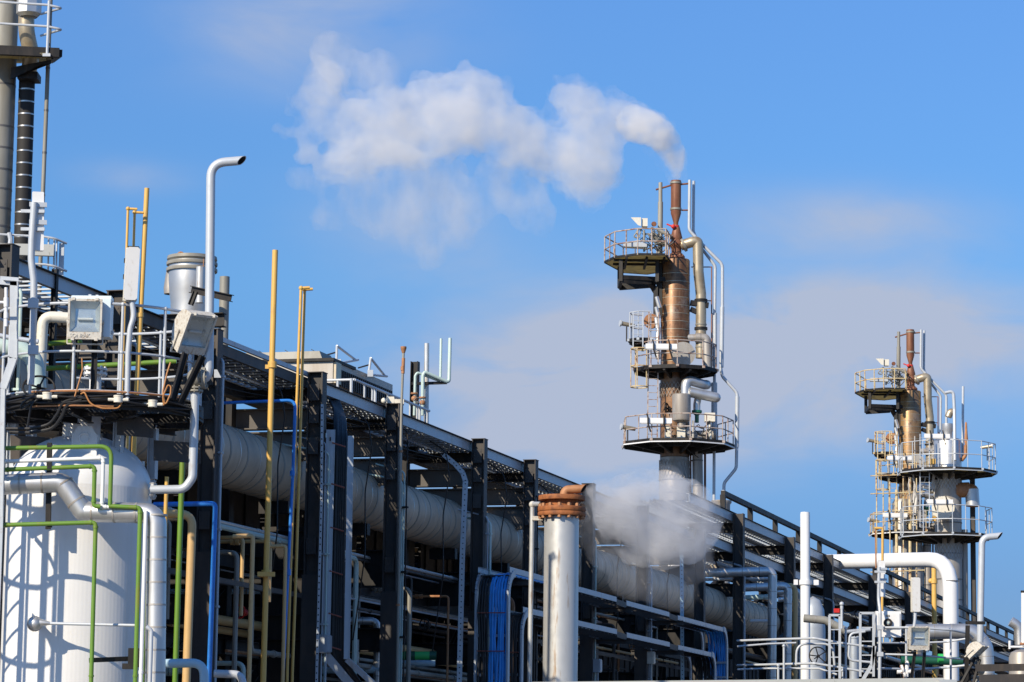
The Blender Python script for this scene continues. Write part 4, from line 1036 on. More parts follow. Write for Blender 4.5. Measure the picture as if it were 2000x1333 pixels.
solo('junction_box', b, M['cream'], 'cream junction box below the handrail on the rack edge', 'junction box')
# loading arm group
YG = 56.0
b = MB(); b.ibeam(P(811, 707, YG), drop(P(808, 815, YG), ZT - .3), .14, .15, .014, N); b.bar(P(804, 750, YG - .1), P(873, 748, YG - .1), .06, .05)
solo('support_post', b, M['steel2'], 'black steel post with a short arm carrying pale vent pipes', 'post')
pipe('vent_pipe', 'weathered silver stack standing right of the black post', [P(833.5, 671, YG), P(832.5, 823, YG), drop(P(832.5, 823, YG), ZT - .2)], U(5, YG), 'silver2', 'vent pipe')
def ex_v(x, y): return lambda b: (b.flange(P(x, y, YG - .3), Zu, U(7, YG), .02, 6, 1), b.sphere(P(x, y + 10, YG - .3), U(6, YG), 10, 1))
pipe('vent_pipe', 'shorter pale vent pipe rising from the black post', [P(861.5, 662, YG), P(860, 745, YG - .1), P(815, 728, YG - .3), P(811, 735, YG - .3), P(809, 812, YG - .3)], U(2.6, YG), 'teal', 'vent pipe', fr=.05, extra=ex_v(809, 769), mats=['rustp'])
pipe('vent_pipe', 'taller pale vent pipe at the end of the arm', [P(879, 661, YG), P(877, 748, YG - .1), P(829, 727, YG - .3), P(826, 735, YG - .3), P(825, 812, YG - .3)], U(3.6, YG), 'teal', 'vent pipe', fr=.06, extra=ex_v(825, 777), mats=['rustp'])
handwheel('handwheel', 'small handwheel between the two pale vent pipes', P(816, 786, YG - .6), (.6, -1, 0), U(9, YG), 'towo')
b = MB(); b.tube([P(788, 690, 50.5), P(784, 800, 50.5), P(775, 1330, 50.5), drop(P(775, 1330, 50.5))], U(2.6, 50.5), 10, 1); b.cyl(P(788, 700, 50.5), P(787, 730, 50.5), U(3.4, 50.5)); b.lathe(P(788, 690, 50.5), [(U(3, 50), 0), (U(5.5, 50), U(8, 50)), (U(6, 50), U(9, 50)), (U(6, 50), U(13, 50)), (U(4, 50), U(13, 50))], 14)
for y_ in (716, 720, 880, 1180): b.cyl(P(787 - (y_ - 690) * .02, y_, 50.5), P(787 - (y_ - 690) * .02, y_ + 4, 50.5), U(4, 50.5))
solo('vent_pipe', b, [M['rustp'], M['towo']], 'thin rusty pole with a cup shaped tip before the rack', 'vent pipe')
# perforated strip
def strip(name, label, pts, Y, wpx, m, cat='cable duct'):
    b = MB(); w3 = [P(x, y, Y) for x, y in pts]; w_ = U(wpx, Y)
    if pts[-1][1] > 1300: w3.append(drop(w3[-1]))
    for p_, q_ in zip(w3[:-1], w3[1:]):
        d_ = (q_ - p_).normalized(); sd = Vector((1, 0, 0)); 
        b.bar(p_, q_, .012, w_, Vector((1, 0, 0)) if abs(d_.z) > .5 else Zu)
        for k in (-1, 1): b.bar(p_ + Vector((k * w_ / 2, .03, 0)), q_ + Vector((k * w_ / 2, .03, 0)), .06, .008, Vector((1, 0, 0)))
        L_ = (q_ - p_).length; x_ = .05
        while x_ < L_ and p_.z > 2.2:
            b.cyl(p_ + d_ * x_ + Vector((0, -.0062, 0)), p_ + d_ * x_ + Vector((0, -.0075, 0)), .013, n=6, m=1); x_ += .10
    return solo(name, b, [M[m], M['dark']], label, cat)
strip('cable_duct', 'pale perforated steel duct bent down from the rack top', [(866, 888), (888, 906), (904, 924), (909, 940), (903, 1085), (897, 1330)], 55.5, 9.5, 'galv')
strip('cable_duct', 'slim pale blue perforated duct running down past the grey steam', [(1331, 1062), (1333, 1330)], 73, 6.5, 'pale')
strip('cable_duct', 'narrow white perforated duct hanging beside the wide cable riser', [(629, 790), (628, 970), (618, 1330)], 47.2, 4.0, 'galv')
# wide cable riser on the rack front
cr = thing('cable_riser', 'tall pale railed cable riser full of black cables before the rack', 'cable tray', P(660, 1340, 47.6))
YR = 47.6
for (x0, x1, wpx, mm) in ((646, 635, 17, 'galv'), (685, 677, 11, 'galv')):
    b = MB(); w_ = U(wpx, YR); top = P(x0, 840 if wpx > 12 else 852, YR); bot = P(x1, 1278 if wpx > 12 else 1288, YR); end = P(x1 + 62, 1352 if wpx > 12 else 1345, YR + .2)
    b.bar(top, bot, .05, w_, (1, 0, 0)); b.bar(bot, end, .05, w_, (1, 0, .5))
    b.bar(top + Vector((w_ / 2, -.03, 0)), bot + Vector((w_ / 2, -.03, 0)), .012, .012); 
    part('side_rail', b, M[mm], cr)
b = MB(); rnd = random.Random(2)
for i in range(12):
    f_ = i / 11; dy_ = rnd.uniform(0, .05)
    pts = [P(628 + f_ * 24, 748 + f_ * 8, 49.6), P(652 + f_ * 22, 800 + f_ * 18, 48.5), P(655 + f_ * 22, 860, YR + .1 + dy_), P(650 + f_ * 22, 1060, YR + .06 + dy_), P(644 + f_ * 26, 1285, YR + .06 + dy_), P(705 + f_ * 12, 1350, YR + .25)]
    b.tube(fillet(pts, .5), U(2.3, YR), 7)
part('cables', b, M['cable'], cr)
b = MB()
for y_ in (865, 945, 1030, 1115, 1198, 1262): 
    x_ = 663 - (y_ - 850) * .021
    b = MB(); b.tube([P(x_ - 14, y_, YR - .03), P(x_ + 12, y_ + 8, YR - .03)], .012, 6); part('cable_tie', b, M['tie'], cr)
b = MB(); b.box(P(645, 858, YR - .03), .02, .02, .06); part('slot_plate', b, M['dark'], cr)
# ------------------------------------------------------------------ flanged stack
YS = 50.0
st = thing('flanged_stack', 'silver stack pipe crowned by thick rusty flanges', 'stack', drop(P(1095, 1330, YS)))
sx_ = P(1097, 1010, YS); bx = P(1095, 1330, YS); ax_ = Vector((sx_.x, sx_.y, 0)); rs = U(34, YS)
b = MB(); b.cyl(Vector((sx_.x, sx_.y, 0)), sx_, rs, n=40); part('shell', b, M['silver2'], st)
z0_ = P(1097, 1009, YS).z; pz = lambda y: P(1097, y, YS).z
b = MB()
for (y0, y1) in ((1009, 1001), (1000, 991)): b.lathe((sx_.x, sx_.y, pz(y0)), [(rs * .9, 0), (rs * 1.36, 0), (rs * 1.38, .012), (rs * 1.38, pz(y1) - pz(y0) - .012), (rs * 1.36, pz(y1) - pz(y0)), (rs * .9, pz(y1) - pz(y0))], 44)
part('lower_flange', b, M['rust'], st)
b = MB(); b.lathe((sx_.x, sx_.y, pz(992)), [(rs * 1.0, 0), (rs * 1.0, pz(976) - pz(992))], 40); b.lathe((sx_.x, sx_.y, pz(978)), [(rs * .9, 0), (rs * 1.34, .0), (rs * 1.35, .012), (rs * 1.35, pz(969) - pz(978) - .01), (rs * 1.33, pz(969) - pz(978)), (.001, pz(967) - pz(978))], 44)
part('blind_flange', b, M['rust'], st)
b = MB()
for i in range(14):
    a_ = 2 * PI * i / 14 + .1; e_ = Vector((math.cos(a_), math.sin(a_), 0)) * rs * 1.24
    o_ = Vector((sx_.x, sx_.y, 0)) + e_
    b.cyl(o_ + Zu * pz(1013), o_ + Zu * pz(985), .022, n=8); b.cyl(o_ + Zu * pz(992), o_ + Zu * pz(986), .036, n=6); b.cyl(o_ + Zu * pz(1014), o_ + Zu * pz(1009), .034, n=6)
part('bolt_ring', b, M['rustp'], st)
b = MB(); b.tube(fillet([P(1100, 972, YS), P(1104, 957, YS), P(1140, 955, YS)], .12, 8), U(8.5, YS), 20, 0, hole=1, endn=(1, -.4, -.6)); part('elbow', b, [M['rustp'], M['dark']], st)
pipe('pipe', 'slim tan pipe clamped to the left of the flanged stack', [P(1056, 985, YS + .1), P(1040, 985, YS + .3), P(1034, 1330, YS + .3), drop(P(1034, 1330, YS + .3))], U(4.8, YS), 'silver2', fr=.04,
     extra=lambda b: (b.sphere(P(1040, 986, YS + .3), U(7, YS), 10, 1), b.box(P(1050, 1013, YS + .25), U(22, YS), .08, U(8, YS), m=1)), mats=['beige'])
# ------------------------------------------------------------------ blue cable trays right of centre
def step_tray(name, label, w0, w1, z, s0, s1, end0=True, end1=True, segs=()):
    t = thing(name, label, 'cable tray', R((s0 + s1) / 2, w0, z))
    for w_, sd in ((w0, N), (w1, -N)):
        cut = sorted([s0] + [x for x in segs if s0 + 1 < x < s1 - 1] + [s1])
        for k_, (a_, c_) in enumerate(zip(cut[:-1], cut[1:])):
            dz_ = (len(cut) / 2 - k_) * .02
            e_ = c_ - (.9 if c_ < s1 else 0)
            b = MB(); b.channel(R(a_, w_, z + dz_), R(e_, w_, z + dz_), .105, .03, .005, sd); part('side_rail', b, M['galv'], t)
            if c_ < s1:
                b = MB(); b.channel(R(e_, w_, z - .02), R(c_, w_, z - .04), .12, .05, .006, sd); part('splice_plate', b, M['steel'], t)
    b = MB(); s = s0 + .15
    while s < s1: b.bar(R(s, w0, z - .05), R(s, w1, z - .05), .06, .02); s += .33
    part('rung', b, M['steel'], t)
    for s in segs:
        b = MB(); b.ibeam(R(s, w0 - .12, z - .13), R(s, w1 + .5, z - .13), .10, .09, .01); part('bracket', b, M['steel'], t)
    return t
WA0, WA1 = -.95, -.34
zA = RW(1190, 1170, WA0).z; zB = RW(1200, 1236, WA0).z
sA0, sA1 = S(996, 1106, WA0), S(1418, 1240, WA0)
sB0, sB1 = S(1022, 1184, WA0), S(1395, 1295, WA0)
tA = step_tray('cable_tray', 'upper pale blue edged cable tray on the rack side, low right of centre', WA0, WA1, zA, sA0, sA1, segs=[s + .2 for s in S1 if sA0 < s < sA1])
tB = step_tray('cable_tray', 'lower pale blue edged cable tray, right below the upper one', WA0, WA1, zB, sB0, sB1, segs=[s + .25 for s in S1 if sB0 < s < sB1])
def bend_down(parent, s0, z, cols, sgn, w0, w1, seed, zlow):
    """curved side rails and cables leaving the tray end and turning down"""
    R0 = .42
    for w_ in (w0, w1):
        b = MB(); pts = [R(s0 - sgn * R0 * math.sin(a), w_, z - R0 * (1 - math.cos(a))) for a in [PI / 2 * i / 8 for i in range(9)]] + [R(s0 - sgn * R0, w_, zlow)]
        for p_, q_ in zip(pts[:-1], pts[1:]): b.bar(p_, q_, .035, .13, D + Zu * .9)
        part('bent_rail', b, M['galv'], parent)
    rnd = random.Random(seed); k = w0 + .05
    groups = {}
    for (f0, f1, mm, rad_) in cols:
        q = w0 + .03 + (w1 - w0 - .06) * f0; b = MB()
        while q < w0 + .03 + (w1 - w0 - .06) * f1:
            off = rnd.uniform(0, .05); rr_ = R0 + off - .02
            pts = [R(s0 + sgn * 3.0, q, z - .02 + off)] + [R(s0 - sgn * rr_ * math.sin(a), q + rnd.uniform(-.006, .006), z - .03 - R0 + rr_ * math.cos(a)) for a in [PI / 2 * i / 8 for i in range(9)]]
            zc = z - R0 - .3
            while zc > zlow: pts.append(R(s0 - sgn * rr_, q + rnd.uniform(-.024, .024), zc)); zc -= .5
            b.tube(pts, rad_, 8); q += rad_ * 2.02
        part('cables', b, M[mm], parent)
    b = MB(); zc = z - .75; 
    while zc > zlow:
        b = MB(); b.tube([R(s0 - sgn * (R0 + .085), w0 + .04, zc), R(s0 - sgn * (R0 + .085), w1 - .04, zc)], .010, 6); part('cable_tie', b, M['tie'], parent); zc -= .7
    b = MB(); zc = z - .8
    while zc > zlow:
        b = MB(); b.bar(R(s0 - sgn * (R0 - .06), w0, zc), R(s0 - sgn * (R0 - .06), w1, zc), .04, .05); part('rung', b, M['galv'], parent); zc -= .36
bend_down(tA, sA0 + .35, zA, [(.0, .60, 'bluec', .026), (.68, .98, 'cable', .024)], 1, WA0, WA1, 3, 1.0)
bend_down(tB, sB0 + .35, zB, [(.05, .95, 'steel', .022)], 1, WA0, WA1, 4, 1.0)
bend_down(tA, sA1 - .3, zA, [(.0, .8, 'bluec', .026)], -1, WA0, WA1, 5, 1.0)
bend_down(tB, sB1 - .3, zB, [(.0, .8, 'cable', .024)], -1, WA0, WA1, 6, 1.0)
# ------------------------------------------------------------------ lagged pipes right of centre
def lag(label, pts, Y, rpx, m='silver', name='insulated_pipe', fr=.16, seams=.45, Y2=None, **kw):
    w3 = [P(x, y, (Y2 if Y2 and i == 0 else Y)) for i, (x, y) in enumerate(pts)]
    if pts[-1][1] > 1300: w3.append(drop(w3[-1]))
    return pipe(name, label, w3, U(rpx, Y), m, fr=fr, n=18, seams=seams, **kw)
lag('long silver lagged pipe turning down at a mitred elbow, first of the row', [(1255, 1122), (1380, 1119), (1509, 1116), (1507, 1330)], 80, 8.8, Y2=84)
lag('second silver lagged pipe turning down behind the first of the row', [(1360, 1152), (1539, 1145), (1537, 1330)], 82, 8)
lag('yellow green pipe turning down between the silver lagged ones', [(1480, 1150), (1553, 1144), (1552, 1330)], 83, 5.5, 'tanp', 'pipe', seams=None)
lag('third lagged riser, close behind the yellow green pipe', [(1500, 1158), (1563, 1154), (1562, 1330)], 84, 6)
lag('slim lagged riser between the third and the white stack', [(1520, 1172), (1574, 1166), (1573, 1330)], 86, 5)
lag('pale green pipe crossing under the silver lagged pipes', [(1360, 1172), (1500, 1166)], 86, 5, 'teal', 'pipe', seams=1.2)
lag('thin grey pipe between the two lagged crossing pipes', [(1290, 1134), (1500, 1130)], 85, 3, 'greyp', 'pipe', seams=None)
lag('thin blue white pipe low under the pale green pipe', [(1380, 1214), (1500, 1213)], 84, 3, 'white', 'pipe', seams=None)
lag('brown lagged pipe slanting down behind the steam', [(1330, 1086), (1440, 1128)], 86, 8, 'duct')
b = MB(); b.ibeam(P(1322, 1150, 80), P(1322, 1112, 80), .1, .1, .012, N); solo('pipe_prop', b, M['rustp'], 'short rusty prop under the long silver lagged pipe', 'bracket')
ws = thing('white_stack', 'plain white vent stack with a collar rising over the far rack', 'stack', drop(P(1572, 1330, 76)))
p_ = P(1572.5, 1001, 76); b = MB(); b.lathe(drop(p_), [(U(9.5, 76), 0), (U(9.5, 76), p_.z - .05), (U(8.8, 76), p_.z)], 28); b.cyl(p_, p_ - Zu * .02, U(8.8, 76), n=28); part('shell', b, M['white'], ws)
b = MB(); q_ = P(1572, 1138, 76); b.cyl(Vector((p_.x, p_.y, q_.z - .06)), Vector((p_.x, p_.y, q_.z + .06)), U(12, 76), n=28); b.box(Vector((p_.x, p_.y, q_.z)) + Vector((.27, 0, 0)), .12, .12, .13); b.box(Vector((p_.x, p_.y, q_.z)) - Vector((.24, 0, 0)), .1, .12, .13); part('collar', b, M['white'], ws)
b = MB(); c_ = P(1588, 1230, 78); b.lathe(drop(c_), [(U(24, 78), 0), (U(24, 78), c_.z), (U(22, 78), c_.z + .5), (U(14, 78), c_.z + .75), (.01, c_.z + .85)], 28)
solo('vessel', b, M['galv'], 'blue grey rounded vessel half hidden behind the white stack', 'vessel')
lag('grey lagged branch pipe leaving the white stack to the right', [(1570, 1208), (1612, 1212), (1650, 1232)], 75, 8, 'towo', fr=.3)
# ------------------------------------------------------------------ the big white pipe bending down
YW = 94
bw = U(14.8, YW)
wp = [RW(1585, 1099, .95), RW(1612, 1098, .6), P(1856, 1093, YW), P(1858, 1320, YW)]; wp.append(drop(wp[-1]))
pipe('white_pipe', 'fat white pipe crossing over the far rack and bending down', wp, bw * 1.02, 'white', n=32, fr=[.3, .95, .5], extra=lambda b: b.cyl(P(1857, 1136, YW), P(1857, 1134.5, YW), bw * 1.03, n=32, m=1))
# ------------------------------------------------------------------ right access platform
YP = 70.0
rp = thing('access_platform', 'grey railed access platform low at the right', 'platform', P(1650, 1334, YP))
def rr_(pts, r_px, Y=YP, m='rail', name='handrail', fr=.15):
    b = MB(); b.tube(fillet([P(x, y, Y + (z[0] if z else 0)) for x, y, *z in pts], fr), U(r_px, Y), 10); return part(name, b, M[m], rp)
rr_([(1440, 1252, 1.5), (1520, 1249, .6), (1590, 1247), (1640, 1256), (1708, 1265)], 2.4)
rr_([(1440, 1263, 2), (1500, 1258, 2), (1555, 1256, 2)], 2.0)
rr_([(1440, 1300, 1.5), (1520, 1298, .6), (1590, 1296), (1640, 1304), (1708, 1316)], 2.4)
rr_([(1440, 1308, 2), (1500, 1306, 2), (1600, 1306, 1.4), (1635, 1318, 1)], 2.0)
rr_([(1555, 1300, .3), (1556, 1258, .3), (1626, 1258, .3), (1630, 1300, .3)], 2.4, fr=.25)
rr_([(1720, 1226, -.2), (1790, 1226, -.8), (1858, 1231, -.6), (1892, 1238, 0), (1900, 1246, .5)], 2.2, fr=.5)
rr_([(1714, 1256, -.2), (1790, 1258, -.4), (1860, 1254, .4), (1886, 1248, 1)], 2.0, 'rail') if False else None
rr_([(1714, 1256, .6), (1780, 1257, 1.2), (1850, 1254, 1.2), (1886, 1248, 1)], 2.0)
rr_([(1722, 1278, -.2), (1790, 1280, -.8), (1858, 1286, -.6), (1880, 1288, 0)], 2.0)
rr_([(1714, 1306, .6), (1790, 1308, 1.2), (1850, 1304, 1.2), (1886, 1300, 1)], 2.4)
for x, y0 in ((1531, 1262), (1520, 1300), (1770, 1226), (1857, 1230), (1652, 1228), (1646, 1310)):
    b = MB(); b.tube([P(x, y0, YP), P(x, 1345, YP)], U(2.3, YP), 10); b.sphere(P(x, y0, YP), U(3.5, YP), 10); part('rail_post', b, M['rail'], rp)
for (x0, x1, y0, y1) in ((1620, 1640, 1202, 1326), (1680, 1706, 1198, 1322)):
    b = MB()
    for p_, q_ in (((x0, y0), (x0, y1)), ((x1, y0), (x1, y1)), ((x0 - 1, y0), (x1 + 1, y0))): b.bar(P(*p_, YP - .2), P(*q_, YP - .2), .055, .05, (0, 1, 0))
    for y in range(y0 + 28, y1, 27): b.bar(P(x0, y, YP - .2), P(x1, y, YP - .2), .025, .025)
    part('ladder_frame', b, M['rail'], rp)
b = MB(); b.bar(P(1708, 1262, YP - .2), P(1702, 1300, YP - .2), .08, .05, (0, 1, 0)); b.bar(P(1702, 1300, YP - .2), P(1684, 1330, YP - .2), .08, .05, (0, 1, 0)); part('stringer', b, M['rail'], rp)
b = MB(); b.hexa([P(1440, 1336, YP + 2), P(1900, 1334, YP + 2), P(1900, 1334, YP - .5), P(1440, 1336, YP - .5)], [P(1440, 1332, YP + 2), P(1900, 1330, YP + 2), P(1900, 1330, YP - .5), P(1440, 1332, YP - .5)]); part('deck', b, M['steel'], rp)
handwheel('handwheel', 'large black handwheel behind the railing right of the white stack', P(1598, 1282, 73), (.25, -1, .2), U(18, 73), spokes=5)
# white control box with a dial
cb = thing('control_box', 'white control cabinet with a round black dial on the low platform', 'box', P(1733, 1248, YP))
b = MB(); b.box(P(1734, 1220, YP), U(49, YP), .25, U(50, YP)); part('cabinet', b, M['white'], cb)
b = MB(); b.box(P(1734, 1213, YP - .14), U(46, YP), .03, U(30, YP)); part('door', b, M['white'], cb)
b = MB(); c_ = P(1734, 1217, YP - .16); b.cyl(c_, c_ + Vector((0, -.05, 0)), U(8.5, YP), n=24); b.cyl(c_ + Vector((0, -.05, 0)), c_ + Vector((0, -.07, 0)), U(4, YP), n=20, m=1); b.cyl(c_ + Vector((0, -.07, 0)), c_ + Vector((0, -.09, 0)), U(2, YP), n=14, m=2); part('dial', b, [M['steel2'], M['towg'], M['teal']], cb)
b = MB(); b.box(P(1734, 1203, YP - .165), U(7, YP), .01, U(3.5, YP)); part('nameplate', b, M['towo'], cb)
b = MB()
for (px, py) in ((1760, 1204), (1760, 1228), (1760, 1240), (1728, 1194), (1738, 1247)): b.box(P(px, py, YP), .05, .08, .04)
part('latch', b, M['rail'], cb)
tube_light('tube lamp seen from behind, clamped to the mast by the dial cabinet', P(1721, 1131, YP), U(13, YP), U(70, YP), .16, rad(185), True, tiltx=.005)
pipe('lamp_mast', 'grey mast before the dial cabinet on the low platform', [P(1717, 1108, YP - .3), P(1716, 1170, YP - .3), P(1719, 1195, YP - .4), P(1718, 1334, YP - .4)], U(3.2, YP), 'rail', 'mast', fr=.5, extra=lambda b: [b.box(P(1719, y, YP - .42), .14, .06, .10) for y in (1226, 1278)] + [b.box(P(1719, y, YP - .32), .26, .04, .05) for y in (1117, 1137)])
tube_light('tube lamp with a milky diffuser hung before the fat white pipe', P(1788.5, 1162, YP - 1), U(16, YP - 1), U(68, YP - 1), .2, rad(8), False)
pipe('lamp_mast', 'short grey mast under the milky tube lamp at the right', [P(1788, 1194, YP - 1), P(1787, 1212, YP - 1), P(1785, 1228, YP - 1)], U(3, YP), 'rail', 'mast')
floodlight('floodlight facing the camera on two legs at the low right platform', P(1796, 1247, YP - 1.2), U(39, YP - 1.2), U(45, YP - 1.2), rad(8), rad(8), legs(P(1787, 1270, YP - 1), P(1806, 1270, YP - 1), P(1780, 1330, YP - 1), P(1802, 1330, YP - 1)))
floodlight('floodlight at the lower right corner seen from its curved back', P(1911, 1274, YP - 1.0), U(40, YP), U(36, YP), rad(64), rad(48), legs(P(1905, 1284, YP - 1), P(1914, 1288, YP - 1), P(1876, 1338, YP - 1), P(1900, 1338, YP - 1)))
b = MB(); b.bar(P(1890, 1222, YP - .8), P(1887, 1340, YP - .8), .09, .09, (1, 0, 0)); b.bar(P(1886, 1217, YP - .8), P(1924, 1217, YP - .8), .09, .07); b.bar(P(1876, 1284, YP - .8), P(1912, 1286, YP - .8), .08, .06)
solo('lamp_post', b, M['steel2'], 'dark square post frame holding the vent pipe and floodlight', 'post')
pipe('vent_pipe', 'slim grey vent pipe with a bent mouth at the far right', [P(1914, 1262, YP), P(1918, 1050, YP), P(1953, 1047, YP)], U(6.5, YP), 'greyp', 'vent pipe', hole=True, endn=(1, -.5, -.7), fr=.2, n=18)
lag('wide silver lagged duct coming from behind the fat white pipe', [(1770, 1235), (1900, 1233), (1925, 1262), (1928, 1330)], 88, 15, fr=.5, seams=.5)
lag('silver pipe piece behind the floodlights at the right', [(1760, 1290), (1880, 1292)], 86, 8, 'green3', 'pipe', seams=None)
b = MB(); b.cyl(P(1832, 1286, 85), P(1842, 1286, 85), U(8.6, 85), n=18); solo('pipe_band', b, M['green2'], 'bright green band on the dark pipe behind the right floodlight', 'marking band')
pipe('pipe', 'yellow pipe behind the tube lamps at the right', [P(1824, 1085, 118), P(1825, 1216, 118), drop(P(1825, 1216, 118))], U(5, 118), 'yellow', extra=lambda b: (b.cyl(P(1824, 1132, 118), P(1824, 1140, 118), U(7, 118)), b.sphere(P(1818, 1135, 118), U(5, 118))))
pipe('pipe', 'yellow pipe with a rusty hooked top above the fat white pipe', [P(1708, 1032, YP + 1), P(1724, 1032, YP + 1), P(1723, 1195, YP + 1)], U(2.6, YP), 'yellow', fr=.03)
pipe('pipe', 'thin rusty pipe left of the hooked yellow one', [P(1716, 1034, YP + 1.1), P(1710, 1034, YP + 1.1), P(1711, 1110, YP + 1.1)], U(1.6, YP), 'rustp', fr=.03)
b = MB(); b.tube([P(1644, 1228, 71), P(1644, 1190, 71)], U(2.6, 71), 8); b.sphere(P(1644, 1180, 71), U(4.5, 71), 12); b.cyl(P(1644, 1190, 71), P(1644, 1184, 71), U(3.2, 71))
solo('gauge', b, M['rail'], 'little round gauge on a stem above the grey railing', 'gauge')
b = MB(); b.box(P(1634, 1193, 80), U(11, 80), .06, U(8, 80)); solo('sign_plate', b, M['red'], 'small red plate beneath the far rack', 'sign')
b = MB()
for (x, y, r0) in ((1762, 1308, 9), (1772, 1296, 5), (1766, 1318, 7)): b.flange(P(x, y, YP - .2), (1, 0, .2), U(r0, YP), .05, 6, m=0, mb=1)
b.cyl(P(1752, 1313, YP - .2), P(1785, 1312, YP - .2), U(4, YP)); b.cyl(P(1772, 1294, YP - .2), P(1771, 1322, YP - .2), U(4, YP))
solo('valve', b, [M['white'], M['rust']], 'white valve with rusty flanges low behind the railing', 'valve')
b = MB(); b.sphere(P(1915, 1310, YP - .6), U(9, YP), 14); b.flange(P(1908, 1304, YP - .6), (1, 0, .6), U(10, YP), .04, 8); b.flange(P(1906, 1322, YP - .6), (0, 0, 1), U(9, YP), .04, 8); b.cyl(P(1906, 1322, YP - .6), P(1906, 1345, YP - .6), U(5, YP))
solo('valve', b, M['towo'], 'dull bronze valve under the vent pipe at the lower right', 'valve')
b = MB(); b.tube(fillet([P(1690, 1234, 74), P(1660, 1238, 74), P(1657, 1290, 74), P(1700, 1294, 74)], .15), U(2.6, 74), 10)
solo('pipe', b, M['rail'], 'grey pipe bent into a square hoop behind the ladder frames', 'pipe')
b = MB(); b.cyl(P(1668, 1330, 75), P(1668, 1246, 75), U(9, 75), n=18); b.flange(P(1668, 1246, 75), Zu, U(10, 75), .04, 8)
solo('pipe', b, M['galv'], 'short flanged grey riser inside the square pipe hoop', 'pipe')
b = MB(); b.tube([P(1640, 1236, 76), P(1700, 1230, 76)], U(4, 76), 10)
solo('pipe', b, M['galv'], 'grey pipe lying level behind the tops of the ladder frames', 'pipe')
# roofs and tanks at the far right
b = MB(); b.hexa([P(1905, 1312, 62), P(2060, 1310, 60), P(2060, 1310, 64), P(1905, 1312, 66)], [P(1905, 1298, 62), P(2060, 1296, 60), P(2060, 1296, 64), P(1905, 1298, 66)]); b.hexa([P(1912, 1350, 58), P(2060, 1350, 58), P(2060, 1350, 60), P(1912, 1350, 60)], [P(1912, 1318, 58), P(2060, 1316, 58), P(2060, 1316, 60), P(1912, 1318, 60)])
solo('roof_edge', b, M['steel'], 'dark stepped roof edge in the lower right corner', 'roof edge')
b = MB(); c_ = P(1997, 1320, 75); h_ = P(1997, 1270, 75).z - c_.z; b.lathe(c_, [(U(26, 75), -1), (U(26, 75), h_ * .7), (U(22, 75), h_ * .9), (U(12, 75), h_), (.01, h_ * 1.03)], 28)
solo('tank', b, M['towg'], 'small grey rounded tank above the dark roof edge', 'tank')
b = MB(); b.cyl(P(1999, 1262, 74), P(1999, 1158, 74), U(4.5, 74), n=18); b.cyl(P(1999, 1158, 74), P(1999, 1154, 74), U(5.5, 74), n=18, m=1); b.flange(P(1999, 1258, 74), Zu, U(7, 74), .04, 6, 2); b.tube([P(1970, 1264, 74), P(2000, 1264, 74)], .03, 8); b.tube([P(1972, 1268, 74), P(1972, 1252, 74)], .03, 8)
solo('vent_pipe', b, [M['white'], M['steel2'], M['rustp']], 'white vent pipe with a dark cap at the right edge', 'vent pipe')
b = MB(); b.tube(fillet([P(1974, 1214, 90), P(1990, 1224, 90), P(1992, 1260, 90)], .3), U(10, 90), 18); solo('insulated_pipe', b, M['silver'], 'silver elbow rising over the far end of the rack', 'pipe')
# pale coping in front
YC = 40.0
b = MB(); b.hexa([P(1085, 1334, YC), P(1838, 1326, YC), P(1880, 1350, YC - 2), P(1085, 1350, YC - 2)][:4], [P(1085, 1331, YC), P(1838, 1323, YC), P(1880, 1347, YC - 2), P(1085, 1347, YC - 2)])
b = MB(); y0 = P(1040, 1333, YC); y1 = P(1841, 1325, YC); dz_ = .05
b.bar(Vector((y0.x, y0.y, y0.z - .3)), Vector((y1.x, y1.y, y1.z - .3)), .25, .6); b.bar(y1 + Vector((0, 0, -.3)), P(1872, 1352, YC - .5) + Vector((0, 0, -.3)), .25, .6)
solo('parapet', b, M['conc'], 'pale concrete parapet along the bottom edge at the right', 'wall')
